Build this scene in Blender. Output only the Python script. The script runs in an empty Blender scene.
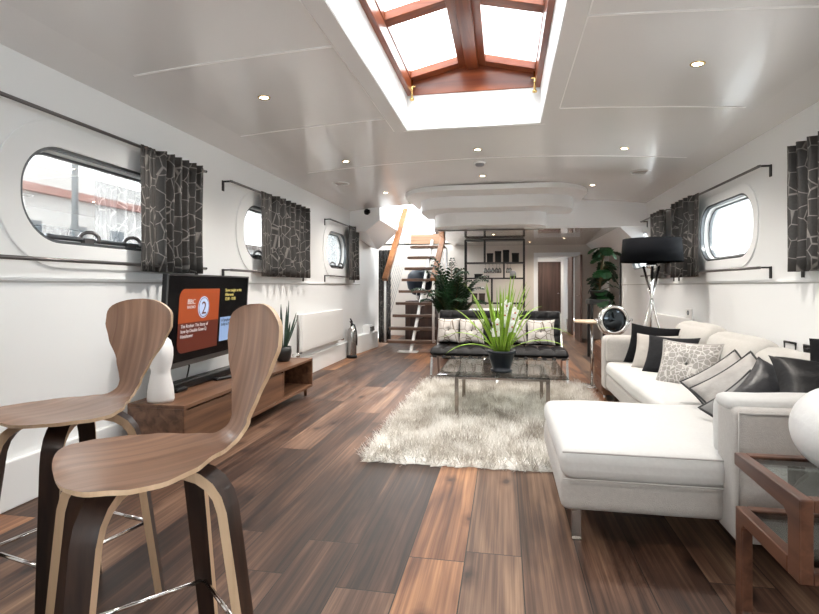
import bpy, bmesh, math, random
from mathutils import Vector, Matrix, Euler, noise
random.seed(7)
sc = bpy.context.scene
C = sc.collection
PI = math.pi
R = math.radians

# ------------------------------------------------------------------ materials
MAT = {}
def new_mat(name):
    m = bpy.data.materials.new(name); m.use_nodes = True
    MAT[name] = m
    nt = m.node_tree
    return m, nt, nt.nodes['Principled BSDF']

def N(nt, typ, **kw):
    n = nt.nodes.new(typ)
    for k, v in kw.items(): setattr(n, k, v)
    return n

def simple(name, col, rough=.5, metal=0., bump=0., bscale=40., var=0., vscale=6., coat=0., emis=None, estr=0., sheen=0., spec=None, stretch=(1, 1, 1)):
    m, nt, b = new_mat(name)
    b.inputs['Base Color'].default_value = (*col, 1)
    b.inputs['Roughness'].default_value = rough
    b.inputs['Metallic'].default_value = metal
    b.inputs['Coat Weight'].default_value = coat
    b.inputs['Sheen Weight'].default_value = sheen
    if spec is not None: b.inputs['Specular IOR Level'].default_value = spec
    if emis:
        b.inputs['Emission Color'].default_value = (*emis, 1)
        b.inputs['Emission Strength'].default_value = estr
    tc = N(nt, 'ShaderNodeTexCoord')
    mp = N(nt, 'ShaderNodeMapping'); mp.inputs['Scale'].default_value = stretch
    nt.links.new(tc.outputs['Object'], mp.inputs['Vector'])
    if var:
        nz = N(nt, 'ShaderNodeTexNoise'); nz.inputs['Scale'].default_value = vscale; nz.inputs['Detail'].default_value = 5
        nt.links.new(mp.outputs[0], nz.inputs['Vector'])
        rp = N(nt, 'ShaderNodeValToRGB')
        rp.color_ramp.elements[0].position = .3; rp.color_ramp.elements[1].position = .7
        rp.color_ramp.elements[0].color = (*[max(0, c * (1 - var)) for c in col], 1)
        rp.color_ramp.elements[1].color = (*[min(1, c * (1 + var)) for c in col], 1)
        nt.links.new(nz.outputs['Fac'], rp.inputs[0]); nt.links.new(rp.outputs[0], b.inputs['Base Color'])
    if bump:
        nz = N(nt, 'ShaderNodeTexNoise'); nz.inputs['Scale'].default_value = bscale; nz.inputs['Detail'].default_value = 4
        nt.links.new(mp.outputs[0], nz.inputs['Vector'])
        bp = N(nt, 'ShaderNodeBump'); bp.inputs['Strength'].default_value = bump; bp.inputs['Distance'].default_value = .02
        nt.links.new(nz.outputs['Fac'], bp.inputs['Height']); nt.links.new(bp.outputs[0], b.inputs['Normal'])
    return m

def ramp(nt, stops):
    rp = N(nt, 'ShaderNodeValToRGB'); cr = rp.color_ramp
    while len(cr.elements) < len(stops): cr.elements.new(.5)
    for e, (p, c) in zip(cr.elements, stops): e.position = p; e.color = (*c, 1)
    return rp

def wood(name, dark, light, axis='Y', scale=1., rough=.4, contrast=1., coat=0., uv=False):
    """grain runs along the local axis given"""
    m, nt, b = new_mat(name)
    tc = N(nt, 'ShaderNodeTexCoord'); mp = N(nt, 'ShaderNodeMapping')
    s = {'X': (1.2, 22, 22), 'Y': (22, 1.2, 22), 'Z': (22, 22, 1.2)}[axis]
    mp.inputs['Scale'].default_value = [v * scale for v in s]
    nt.links.new(tc.outputs['UV' if uv else 'Object'], mp.inputs['Vector'])
    n1 = N(nt, 'ShaderNodeTexNoise'); n1.inputs['Scale'].default_value = 1.; n1.inputs['Detail'].default_value = 6; n1.inputs['Distortion'].default_value = .6
    nt.links.new(mp.outputs[0], n1.inputs['Vector'])
    mid = tuple((a + c) / 2 for a, c in zip(dark, light))
    rp = ramp(nt, [(.28, dark), (.5, mid), (.72, light)])
    nt.links.new(n1.outputs['Fac'], rp.inputs[0]); nt.links.new(rp.outputs[0], b.inputs['Base Color'])
    b.inputs['Roughness'].default_value = rough
    b.inputs['Coat Weight'].default_value = coat; b.inputs['Coat Roughness'].default_value = .15
    bp = N(nt, 'ShaderNodeBump'); bp.inputs['Strength'].default_value = .12; bp.inputs['Distance'].default_value = .005
    nt.links.new(n1.outputs['Fac'], bp.inputs['Height']); nt.links.new(bp.outputs[0], b.inputs['Normal'])
    return m

def floor_mat():
    m, nt, b = new_mat('plank_floor')
    L = nt.links.new
    tc = N(nt, 'ShaderNodeTexCoord')
    sep = N(nt, 'ShaderNodeSeparateXYZ'); L(tc.outputs['Object'], sep.inputs[0])
    def math_(op, a, bb=None, cc=None):
        n = N(nt, 'ShaderNodeMath', operation=op)
        for i, v in enumerate((a, bb, cc)):
            if v is None: continue
            if isinstance(v, (int, float)): n.inputs[i].default_value = v
            else: L(v, n.inputs[i])
        return n.outputs[0]
    W = .236; LEN = 2.3
    xw = math_('DIVIDE', math_('ADD', sep.outputs['X'], .166 + W * 20), W)
    col = math_('FLOOR', xw); fx = math_('FRACT', xw)
    wn = N(nt, 'ShaderNodeTexWhiteNoise', noise_dimensions='1D'); L(col, wn.inputs['W'])
    yl = math_('ADD', math_('DIVIDE', sep.outputs['Y'], LEN), math_('MULTIPLY', wn.outputs['Value'], 7.3))
    row = math_('FLOOR', yl); fy = math_('FRACT', yl)
    cmb = N(nt, 'ShaderNodeCombineXYZ'); L(col, cmb.inputs[0]); L(row, cmb.inputs[1])
    w2 = N(nt, 'ShaderNodeTexWhiteNoise', noise_dimensions='3D'); L(cmb.outputs[0], w2.inputs['Vector'])
    rnd = w2.outputs['Value']
    # grain coordinates, shifted per plank
    off = N(nt, 'ShaderNodeVectorMath', operation='MULTIPLY_ADD')
    L(w2.outputs['Color'], off.inputs[0]); off.inputs[1].default_value = (30, 30, 30); 
    L(tc.outputs['Object'], off.inputs[2])
    mp = N(nt, 'ShaderNodeMapping'); mp.inputs['Scale'].default_value = (15, .45, 1); L(off.outputs[0], mp.inputs[0])
    g1 = N(nt, 'ShaderNodeTexNoise'); g1.inputs['Scale'].default_value = 1; g1.inputs['Detail'].default_value = 7; g1.inputs['Roughness'].default_value = .62; g1.inputs['Distortion'].default_value = .9
    L(mp.outputs[0], g1.inputs['Vector'])
    mpf = N(nt, 'ShaderNodeMapping'); mpf.inputs['Scale'].default_value = (150, 1.6, 1); L(off.outputs[0], mpf.inputs[0])
    g2 = N(nt, 'ShaderNodeTexNoise'); g2.inputs['Scale'].default_value = 1; g2.inputs['Detail'].default_value = 6
    L(mpf.outputs[0], g2.inputs['Vector'])
    mpl = N(nt, 'ShaderNodeMapping'); mpl.inputs['Scale'].default_value = (4.5, .7, 1); L(off.outputs[0], mpl.inputs[0])
    g3 = N(nt, 'ShaderNodeTexNoise'); g3.inputs['Scale'].default_value = 1; g3.inputs['Detail'].default_value = 3; g3.inputs['Distortion'].default_value = 1.2
    L(mpl.outputs[0], g3.inputs['Vector'])
    mw = N(nt, 'ShaderNodeMapping'); mw.inputs['Scale'].default_value = (1, .11, 1); L(off.outputs[0], mw.inputs[0])
    wv = N(nt, 'ShaderNodeTexWave', bands_direction='X'); wv.inputs['Scale'].default_value = 9; wv.inputs['Distortion'].default_value = 7; wv.inputs['Detail'].default_value = 2; wv.inputs['Detail Scale'].default_value = .9
    L(mw.outputs[0], wv.inputs['Vector'])
    grain0 = math_('ADD', math_('ADD', math_('MULTIPLY', g1.outputs['Fac'], .36), math_('MULTIPLY', g2.outputs['Fac'], .20)), math_('MULTIPLY', g3.outputs['Fac'], .44))
    grain = math_('ADD', grain0, math_('MULTIPLY', math_('SUBTRACT', wv.outputs['Fac'], .5), .04))
    val = math_('ADD', grain, math_('MULTIPLY', math_('SUBTRACT', rnd, .5), .20))
    rp = ramp(nt, [(.33, (.014, .007, .005)), (.43, (.048, .023, .0145)), (.52, (.105, .055, .035)), (.60, (.18, .104, .066)), (.72, (.33, .21, .13))])
    L(val, rp.inputs[0])
    # a few warmer, orange planks
    warm = math_('GREATER_THAN', N(nt, 'ShaderNodeSeparateColor').outputs[0], .8)
    sc_ = nt.nodes[-2] if False else None
    sepc = [n for n in nt.nodes if n.bl_idname == 'ShaderNodeSeparateColor'][0]
    L(w2.outputs['Color'], sepc.inputs[0])
    mx = N(nt, 'ShaderNodeMix', data_type='RGBA', blend_type='MULTIPLY')
    L(math_('MULTIPLY', warm, .9), mx.inputs['Factor']); L(rp.outputs[0], mx.inputs['A']); mx.inputs['B'].default_value = (1.4, 1.10, .84, 1)
    # dark knots
    mk = N(nt, 'ShaderNodeMapping'); mk.inputs['Scale'].default_value = (2.8, 1.3, 1); L(off.outputs[0], mk.inputs[0])
    vo = N(nt, 'ShaderNodeTexVoronoi', voronoi_dimensions='2D'); vo.inputs['Scale'].default_value = 1; L(mk.outputs[0], vo.inputs['Vector'])
    nd = N(nt, 'ShaderNodeTexNoise'); nd.inputs['Scale'].default_value = 14; L(tc.outputs['Object'], nd.inputs['Vector'])
    kd = math_('ADD', vo.outputs['Distance'], math_('MULTIPLY', math_('SUBTRACT', nd.outputs['Fac'], .5), .12))
    kr = ramp(nt, [(.02, (.10, .08, .08)), (.055, (.55, .5, .5)), (.13, (1, 1, 1))]); L(kd, kr.inputs[0])
    mx2 = N(nt, 'ShaderNodeMix', data_type='RGBA', blend_type='MULTIPLY'); mx2.inputs['Factor'].default_value = .85
    L(mx.outputs['Result'], mx2.inputs['A']); L(kr.outputs[0], mx2.inputs['B'])
    # joints
    ex = math_('MINIMUM', fx, math_('SUBTRACT', 1, fx)); ey = math_('MINIMUM', fy, math_('SUBTRACT', 1, fy))
    jx = math_('LESS_THAN', ex, .010); jy = math_('LESS_THAN', ey, .0011)
    j = math_('MAXIMUM', jx, jy)
    mx3 = N(nt, 'ShaderNodeMix', data_type='RGBA'); L(j, mx3.inputs['Factor']); L(mx2.outputs['Result'], mx3.inputs['A']); mx3.inputs['B'].default_value = (.012, .007, .005, 1)
    L(mx3.outputs['Result'], b.inputs['Base Color'])
    rr = N(nt, 'ShaderNodeMapRange'); rr.inputs['To Min'].default_value = .38; rr.inputs['To Max'].default_value = .52; b.inputs['Specular IOR Level'].default_value = .38
    L(g1.outputs['Fac'], rr.inputs['Value']); L(rr.outputs[0], b.inputs['Roughness'])
    bp = N(nt, 'ShaderNodeBump'); bp.inputs['Strength'].default_value = .35; bp.inputs['Distance'].default_value = .004
    L(math_('SUBTRACT', g1.outputs['Fac'], math_('MULTIPLY', j, 1.5)), bp.inputs['Height']); L(bp.outputs[0], b.inputs['Normal'])
    return m

def scale_fabric(name, base, line, sc_=17., lw=.05, rough=.55, squash=1., metal=0.):
    """woven fabric with a net of rounded cells"""
    m, nt, b = new_mat(name); L = nt.links.new
    tc = N(nt, 'ShaderNodeTexCoord'); mp = N(nt, 'ShaderNodeMapping')
    uv = N(nt, 'ShaderNodeUVMap')
    mp.inputs['Scale'].default_value = (1, squash, 1); L(uv.outputs[0], mp.inputs[0])
    v = N(nt, 'ShaderNodeTexVoronoi', feature='DISTANCE_TO_EDGE'); v.inputs['Scale'].default_value = sc_; v.inputs['Randomness'].default_value = .7
    L(mp.outputs[0], v.inputs['Vector'])
    rp = ramp(nt, [(lw * .6, line), (lw * 1.4, base)]); L(v.outputs['Distance'], rp.inputs[0])
    nz = N(nt, 'ShaderNodeTexNoise'); nz.inputs['Scale'].default_value = 60; L(mp.outputs[0], nz.inputs['Vector'])
    mx = N(nt, 'ShaderNodeMix', data_type='RGBA', blend_type='MULTIPLY'); mx.inputs['Factor'].default_value = .5
    L(rp.outputs[0], mx.inputs['A']); L(nz.outputs['Fac'], mx.inputs['B'])
    sca = N(nt, 'ShaderNodeMix', data_type='RGBA', blend_type='MULTIPLY'); sca.inputs['Factor'].default_value = 1; sca.inputs['B'].default_value = (1.25, 1.25, 1.25, 1)
    L(mx.outputs['Result'], sca.inputs['A']); L(sca.outputs['Result'], b.inputs['Base Color'])
    b.inputs['Roughness'].default_value = rough; b.inputs['Metallic'].default_value = metal
    bp = N(nt, 'ShaderNodeBump'); bp.inputs['Strength'].default_value = .3; bp.inputs['Distance'].default_value = .004
    L(v.outputs['Distance'], bp.inputs['Height']); L(bp.outputs[0], b.inputs['Normal'])
    return m

def glass_mat(name, tint=(1, 1, 1), refl=1.0, rough=0.):
    m = bpy.data.materials.new(name); m.use_nodes = True; MAT[name] = m
    nt = m.node_tree; nt.nodes.clear(); L = nt.links.new
    out = N(nt, 'ShaderNodeOutputMaterial'); mix = N(nt, 'ShaderNodeMixShader')
    tr = N(nt, 'ShaderNodeBsdfTransparent'); tr.inputs[0].default_value = (*tint, 1)
    gl = N(nt, 'ShaderNodeBsdfGlossy'); gl.inputs['Roughness'].default_value = rough
    fr = N(nt, 'ShaderNodeFresnel'); fr.inputs['IOR'].default_value = 1.45
    mu = N(nt, 'ShaderNodeMath', operation='MULTIPLY'); mu.inputs[1].default_value = refl
    L(fr.outputs[0], mu.inputs[0]); L(mu.outputs[0], mix.inputs[0]); L(tr.outputs[0], mix.inputs[1]); L(gl.outputs[0], mix.inputs[2]); L(mix.outputs[0], out.inputs[0])
    return m

simple('wall_white', (.86, .875, .88), .38)
simple('ceiling_white', (.80, .79, .785), .25, coat=.25, var=.015, vscale=1.5)
simple('soffit_white', (.88, .88, .88), .35)
simple('low_ceiling', (.50, .46, .42), .12, coat=.6)  # brown of its reflections is put into the base colour
simple('trim_white', (.87, .88, .88), .35)
simple('panel_line', (.55, .55, .54), .5)
simple('seam_white', (.90, .89, .88), .4)
simple('shaft_white', (.88, .88, .87), .4)
simple('beige_wall', (.66, .60, .54), .45)
floor_mat()
wood('hatch_wood', (.13, .024, .008), (.30, .075, .022), 'X', 1., .3, coat=.15)
wood('hatch_wood_long', (.13, .024, .008), (.30, .075, .022), 'Y', 1., .3, coat=.15)
wood('walnut_stand', (.055, .022, .011), (.22, .11, .060), 'Y', .8, .42)
wood('walnut_table', (.045, .016, .009), (.14, .060, .034), 'Y', 1., .35)
wood('stool_ply', (.115, .055, .031), (.30, .170, .108), 'X', 1.3, .33, coat=.1, uv=True)
wood('stool_leg_dark', (.010, .005, .004), (.048, .024, .016), 'Z', 1.6, .35)
wood('ply_edge', (.50, .34, .21), (.68, .50, .34), 'Z', 1., .45)
wood('tread_wood', (.06, .03, .02), (.20, .115, .075), 'X', 1., .4)
wood('rail_oak', (.19, .070, .024), (.34, .15, .060), 'Y', .8, .35)
wood('landing_oak', (.34, .19, .11), (.56, .36, .23), 'X', 1., .4)
wood('dark_door', (.035, .018, .014), (.095, .052, .04), 'Z', 1., .4)
wood('counter_wood', (.05, .026, .018), (.15, .08, .055), 'X', 1., .3)
wood('pale_wood', (.45, .34, .24), (.66, .53, .40), 'X', 1., .4)
simple('column_grey', (.33, .315, .30), .7, bump=.35, bscale=90, var=.16, vscale=60, stretch=(1, 1, .25))
simple('chrome', (.80, .79, .78), .12, 1.)
simple('chrome_warm', (.34, .30, .27), .18, 1.)
simple('steel_dark', (.16, .15, .15), .35, .85)
simple('steel_frame', (.16, .17, .18), .3, .9)
simple('bracket_black', (.03, .03, .032), .4, .5)
simple('brass', (.80, .55, .22), .2, 1.)
simple('black_plastic', (.007, .007, .008), .35, spec=.3)
simple('screen_black', (.003, .003, .004), .2, spec=.15)
simple('bezel_grey', (.10, .10, .10), .3, .6)
simple('leather_black', (.007, .007, .008), .42, spec=.25, bump=.12, bscale=120)
simple('leather_strap', (.018, .017, .017), .5)
simple('sofa_fabric', (.40, .375, .35), .85, bump=.22, bscale=260, var=.05, vscale=70, sheen=.2)
simple('sofa_cushion', (.46, .44, .41), .85, bump=.35, bscale=9, var=.04, vscale=70, sheen=.2)
simple('chaise_fabric', (.53, .52, .505), .85, bump=.25, bscale=7, var=.03, vscale=70, sheen=.2)
simple('piping_grey', (.40, .38, .36), .8)
simple('piping_black', (.02, .02, .02), .6)
simple('pillow_black', (.005, .005, .006), .9, spec=.12, bump=.2, bscale=30)
simple('pillow_satin', (.003, .003, .004), .45, spec=.2, bump=.3, bscale=9)
simple('pillow_charcoal', (.016, .016, .018), .9, spec=.2, bump=.25, bscale=25)
simple('pillow_beige', (.40, .37, .34), .8, bump=.3, bscale=12)
simple('pillow_silver', (.34, .32, .30), .5, bump=.5, bscale=14, var=.15, vscale=12)
simple('pillow_greysatin', (.022, .022, .025), .4, spec=.3, bump=.5, bscale=9, var=.35, vscale=8)
simple('pillow_smoke', (.20, .195, .19), .7, bump=.3, bscale=14)
scale_fabric('curtain_fabric', (.038, .035, .033), (.235, .22, .205), 8.5, .024, .5)
scale_fabric('flower_pillow', (.30, .28, .26), (.60, .58, .55), 13., .05, .6)
scale_fabric('sketch_pillow', (.55, .52, .49), (.16, .125, .095), 5., .03, .7)
simple('shade_black', (.003, .0035, .005), .9, spec=.12, bump=.1, bscale=200)
simple('shade_lining', (.55, .50, .42), .7)
simple('pot_navy', (.008, .011, .016), .35, spec=.3, bump=.1, bscale=12)
simple('pot_black', (.012, .012, .012), .45)
simple('soil', (.030, .018, .011), .95, bump=.6, bscale=60)
simple('leaf_bright', (.24, .40, .035), .42, var=.4, vscale=7)
simple('leaf_palm', (.012, .045, .014), .4, var=.4, vscale=9)
simple('leaf_monstera', (.008, .040, .011), .5, spec=.25, var=.35, vscale=7)
simple('leaf_snake', (.018, .045, .028), .4, var=.5, vscale=20)
simple('stem_brown', (.11, .075, .03), .7)
simple('petal_white', (.86, .85, .84), .6)
simple('petal_core', (.55, .12, .06), .6)
simple('plaster_white', (.84, .83, .82), .5)
simple('vase_white', (.78, .77, .755), .42, bump=.15, bscale=30)
simple('radiator_white', (.80, .80, .79), .3)
simple('extinguisher_steel', (.42, .41, .40), .22, 1.)
simple('socket_steel', (.30, .29, .28), .35, .8)
simple('lamp_glow', (1, .9, .7), .4, emis=(1, .84, .6), estr=14)
simple('frame_black', (.010, .006, .005), .5, 0.)
simple('book_black', (.004, .004, .004), .6, spec=.2)
simple('box_brown', (.03, .016, .011), .6)
simple('grey_box', (.25, .25, .27), .5)
simple('dark_blue_item', (.010, .015, .026), .4, spec=.3)
simple('mirror_dark', (.05, .06, .07), .05, .9)
simple('ext_white', (.50, .49, .48), .8)
simple('ext_pink', (.30, .15, .13), .85, var=.15, vscale=3)
simple('ext_window', (.08, .10, .12), .2)
simple('ext_green', (.04, .10, .02), .8, var=.5, vscale=4)
simple('ext_pole', (.20, .23, .25), .5)
simple('ext_ground', (.22, .21, .2), .9)
simple('ext_roof', (.10, .07, .06), .85)
simple('orange_card', (.24, .042, .008), .4, emis=(.62, .105, .02), estr=.16)
simple('maroon_card', (.085, .014, .007), .4, emis=(.20, .03, .012), estr=.12)
simple('blue_card', (.22, .32, .52), .4, emis=(.30, .44, .72), estr=.2)
simple('logo_blue', (.35, .42, .60), .4, emis=(.50, .62, .85), estr=.25)
simple('text_white', (.5, .46, .46), .4, emis=(.8, .75, .75), estr=.2)
simple('text_yellow', (.45, .38, .12), .4, emis=(.8, .66, .2), estr=.25)
simple('text_dark', (.03, .04, .07), .5)
glass_mat('window_glass', (.97, .985, .98), .8)
glass_mat('table_glass', (.78, .81, .80), .55)
glass_mat('hatch_glass', (.97, .98, .98), .5)
glass_mat('drink_glass', (.88, .90, .90), 1.5)
def rug_mat():
    m, nt, b = new_mat('rug_shag'); L = nt.links.new
    tc = N(nt, 'ShaderNodeTexCoord')
    n1 = N(nt, 'ShaderNodeTexNoise'); n1.inputs['Scale'].default_value = 3.2; n1.inputs['Detail'].default_value = 6; n1.inputs['Roughness'].default_value = .7; n1.inputs['Distortion'].default_value = 1.0
    L(tc.outputs['Object'], n1.inputs['Vector'])
    rp = ramp(nt, [(.36, (.24, .20, .165)), (.46, (.50, .46, .40)), (.57, (.78, .76, .72))]); L(n1.outputs['Fac'], rp.inputs[0])
    L(rp.outputs[0], b.inputs['Base Color']); b.inputs['Roughness'].default_value = .7; b.inputs['Sheen Weight'].default_value = .3
rug_mat()

# ------------------------------------------------------------------ mesh helpers
class MB:
    def __init__(s): s.v = []; s.f = []; s.m = []; s.sm = []; s.uv = {}
    def add(s, vs, fs, mi=0, smooth=False, M=None):
        b = len(s.v)
        for p in vs:
            p = Vector(p); s.v.append(M @ p if M else p)
        for f in fs: s.f.append([b + i for i in f]); s.m.append(mi); s.sm.append(smooth)
        return b
    def box(s, a, b, mi=0, M=None):
        x0, y0, z0 = a; x1, y1, z1 = b
        s.add([(x0,y0,z0),(x1,y0,z0),(x1,y1,z0),(x0,y1,z0),(x0,y0,z1),(x1,y0,z1),(x1,y1,z1),(x0,y1,z1)],
              [(0,3,2,1),(4,5,6,7),(0,1,5,4),(1,2,6,5),(2,3,7,6),(3,0,4,7)], mi, False, M)
    def cbox(s, c, d, mi=0, M=None):
        s.box([c[i]-d[i]/2 for i in range(3)], [c[i]+d[i]/2 for i in range(3)], mi, M)
    def tube(s, pts, r, n=10, mi=0, M=None, cap=True, closed=False, flat=None):
        pts = [Vector(p) for p in pts]; k = len(pts)
        rs = r if isinstance(r, (list, tuple)) else [r]*k
        vs = []; up = None
        for i, p in enumerate(pts):
            if closed: t = (pts[(i+1) % k] - pts[i-1])
            else: t = (pts[min(i+1,k-1)] - pts[max(i-1,0)])
            t.normalize()
            if up is None: up = Vector((0,0,1)) if abs(t.z) < .9 else Vector((1,0,0))
            u = (up - t*up.dot(t)).normalized(); w = t.cross(u); up = u
            for j in range(n):
                a = 2*PI*j/n
                vs.append(p + (u*math.cos(a) + w*math.sin(a))*rs[i])
        fs = []
        for i in range(k if closed else k-1):
            i2 = (i+1) % k
            for j in range(n):
                j2 = (j+1) % n
                fs.append((i*n+j, i*n+j2, i2*n+j2, i2*n+j))
        if cap and not closed: fs.append(tuple(range(n-1,-1,-1))); fs.append(tuple((k-1)*n+j for j in range(n)))
        s.add(vs, fs, mi, True, M)
    def lathe(s, prof, c=(0,0,0), n=28, mi=0, M=None, smooth=True):
        vs = []; k = len(prof)
        for r, z in prof:
            for j in range(n):
                a = 2*PI*j/n; vs.append((c[0]+r*math.cos(a), c[1]+r*math.sin(a), c[2]+z))
        fs = [(i*n+j, i*n+(j+1)%n, (i+1)*n+(j+1)%n, (i+1)*n+j) for i in range(k-1) for j in range(n)]
        if prof[0][0] > 1e-5: fs.append(tuple(range(n-1,-1,-1)))
        if prof[-1][0] > 1e-5: fs.append(tuple((k-1)*n+j for j in range(n)))
        s.add(vs, fs, mi, smooth, M)
    def cyl(s, a, b, r, n=16, mi=0, M=None): s.tube([a, b], r, n, mi, M)
    def prism(s, poly, h, mi=0, M=None, smooth=False):
        """poly in xy extruded z 0..h"""
        n = len(poly)
        s.add([(x,y,0) for x,y in poly]+[(x,y,h) for x,y in poly],
              [tuple(range(n-1,-1,-1)), tuple(range(n,2*n))]+[(i,(i+1)%n,n+(i+1)%n,n+i) for i in range(n)], mi, smooth, M)
    def grid(s, fn, nu, nv, mi=0, smooth=True, M=None, closed_u=False, uv=None):
        vs = [fn(i/nu, j/nv) for j in range(nv+1) for i in range(nu+1)]
        fs = [(j*(nu+1)+i, j*(nu+1)+i+1, (j+1)*(nu+1)+i+1, (j+1)*(nu+1)+i) for j in range(nv) for i in range(nu)]
        b = s.add(vs, fs, mi, smooth, M)
        if uv:
            for j in range(nv+1):
                for i in range(nu+1): s.uv[b+j*(nu+1)+i] = uv(i/nu, j/nv)
    def soft(s, c, d, r=.04, bulge=(0,0,0), mi=0, k=6, M=None, wob=0.):
        """rounded box; bulge = outward swelling of the x, y and z faces"""
        h = [x/2 for x in d]
        def ts(a):
            q = min(.999, r/h[a]); e = [-1, -1+q*.18, -1+q*.5, -1+q]
            mid = [(-1+q)+(2-2*q)*i/k for i in range(1, k)]
            return e + mid + [-x for x in reversed(e)]
        key = {}; vs = []; fs = []
        def vert(p):
            kk = tuple(round(x, 5) for x in p)
            if kk in key: return key[kk]
            P = Vector([p[i]*h[i] for i in range(3)])
            q = Vector([max(-(h[i]-r), min(h[i]-r, P[i])) for i in range(3)])
            dd = P - q
            if dd.length > 1e-9: o = q + dd.normalized()*r
            else: o = P
            for i in range(3):
                a, b = [(1,2),(0,2),(0,1)][i]
                o[i] += (1 if p[i] > 0 else -1)*abs(p[i])**3*bulge[i]*(1-p[a]**2)*(1-p[b]**2)
            if wob: o += noise.noise_vector(o*4+Vector(c))*wob
            key[kk] = len(vs); vs.append(o+Vector(c)); return key[kk]
        for ax in range(3):
            a, b = [(1,2),(2,0),(0,1)][ax]
            ta, tb = ts(a), ts(b)
            for sg in (-1, 1):
                for i in range(len(ta)-1):
                    for j in range(len(tb)-1):
                        quad = []
                        for (ii, jj) in ((i,j),(i+1,j),(i+1,j+1),(i,j+1)):
                            p = [0,0,0]; p[ax] = sg; p[a] = ta[ii]; p[b] = tb[jj]; quad.append(vert(p))
                        fs.append(tuple(quad) if sg > 0 else tuple(reversed(quad)))
        s.add(vs, fs, mi, True, M)
    def build(s, name, mats, parent=None, world=True, bevel=0, smooth=None):
        me = bpy.data.meshes.new(name)
        off = parent_origin(parent) if (parent and world) else Vector((0,0,0))
        me.from_pydata([tuple(v-off) for v in s.v], [], s.f)
        if not isinstance(mats, (list, tuple)): mats = [mats]
        for m in mats: me.materials.append(MAT[m])
        me.polygons.foreach_set('material_index', s.m)
        me.polygons.foreach_set('use_smooth', s.sm)
        if s.uv:
            ul = me.uv_layers.new(name='UVMap')
            for lp in me.loops: ul.data[lp.index].uv = s.uv.get(lp.vertex_index, (0, 0))
        me.update()
        o = bpy.data.objects.new(name, me); C.objects.link(o)
        if parent: o.parent = parent
        if bevel:
            md = o.modifiers.new('bevel', 'BEVEL'); md.width = bevel; md.segments = 2; md.limit_method = 'ANGLE'; md.angle_limit = R(40)
        return o

ORI = {}
def parent_origin(p):
    if p is None: return Vector((0,0,0))
    return Vector(p.location) + parent_origin(p.parent)

def tag(o, label=None, cat=None, group=None, kind=None):
    if label: o['label'] = label
    if cat: o['category'] = cat
    if group: o['group'] = group
    if kind: o['kind'] = kind
    return o
def thing(name, loc, label, cat, group=None, rz=0):
    o = bpy.data.objects.new(name, None); C.objects.link(o); o.location = loc; o.rotation_euler.z = rz
    o.empty_display_size = .1
    return tag(o, label, cat, group)
def copy_tree(o, parent=None):
    c = o.copy(); C.objects.link(c); c.parent = parent
    for ch in list(o.children): copy_tree(ch, c)
    return c
def struct(mb, name, mats, bevel=0, parent=None):
    o = mb.build(name, mats, parent, bevel=bevel)
    if parent is None: o['kind'] = 'structure'
    return o
def text_mesh(txt, size, M, mat, name, parent, align='LEFT', extrude=.0006, xs=1.):
    cu = bpy.data.curves.new(name, 'FONT'); cu.body = txt; cu.size = size; cu.extrude = extrude; cu.align_x = align; cu.space_line = 1.0
    to = bpy.data.objects.new(name, cu); C.objects.link(to)
    dg = bpy.context.evaluated_depsgraph_get()
    me = bpy.data.meshes.new_from_object(to.evaluated_get(dg))
    bpy.data.objects.remove(to)
    me.transform(M @ Matrix.Diagonal((xs, 1, 1, 1)))
    me.materials.clear(); me.materials.append(MAT[mat])
    o = bpy.data.objects.new(name, me); C.objects.link(o); o.parent = parent
    return o

# ------------------------------------------------------------------ room dimensions
XL, XR = -2.53, 2.07
YB, YF = -2.6, 11.9          # behind the camera, far wall
XC = -.23
def zc(x):
    """cambered deck head"""
    if x < -2.22: return 2.385 + (x-XL)/(-2.22-XL)*(2.428-2.385)
    if x > 1.78: return 2.39 + (XR-x)/(XR-1.78)*(2.432-2.39)
    return 2.515 - .0215*(x-XC)**2

# floor
mb = MB(); mb.box((-2.75, YB, -.12), (2.3, 19, 0)); struct(mb, 'floor', 'plank_floor')

# walls with port-hole openings
def racetrack(cy, cz, w, h, n=14, r=None):
    r = min(h/2, w/2) if r is None else r
    pts = []
    for (sx, sz, a0) in ((1,1,0),(-1,1,90),(-1,-1,180),(1,-1,270)):
        for i in range(n+1):
            a = R(a0+90*i/n); pts.append((cy+sx*(w/2-r)+r*math.cos(a), cz+sz*(h/2-r)+r*math.sin(a)))
    out = []
    for p in pts:
        if not out or (abs(p[0]-out[-1][0])+abs(p[1]-out[-1][1])) > 1e-5: out.append(p)
    if abs(out[0][0]-out[-1][0])+abs(out[0][1]-out[-1][1]) < 1e-5: out.pop()
    return out
def holed_wall(name, x, thick, y0, y1, z0, z1, holes, mat):
    bm = bmesh.new()
    def loop(pts):
        vs = [bm.verts.new((x, a, b)) for a, b in pts]
        for i in range(len(vs)): bm.edges.new((vs[i], vs[(i+1) % len(vs)]))
    loop([(y0,z0),(y1,z0),(y1,z1),(y0,z1)])
    for h in holes: loop(h)
    bmesh.ops.triangle_fill(bm, use_beauty=True, edges=bm.edges[:])
    ret = bmesh.ops.extrude_face_region(bm, geom=bm.faces[:])
    for v in [g for g in ret['geom'] if isinstance(g, bmesh.types.BMVert)]: v.co.x += thick
    bmesh.ops.recalc_face_normals(bm, faces=bm.faces[:])
    me = bpy.data.meshes.new(name); bm.to_mesh(me); bm.free(); me.materials.append(MAT[mat])
    o = bpy.data.objects.new(name, me); C.objects.link(o); o['kind'] = 'structure'; return o

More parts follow.
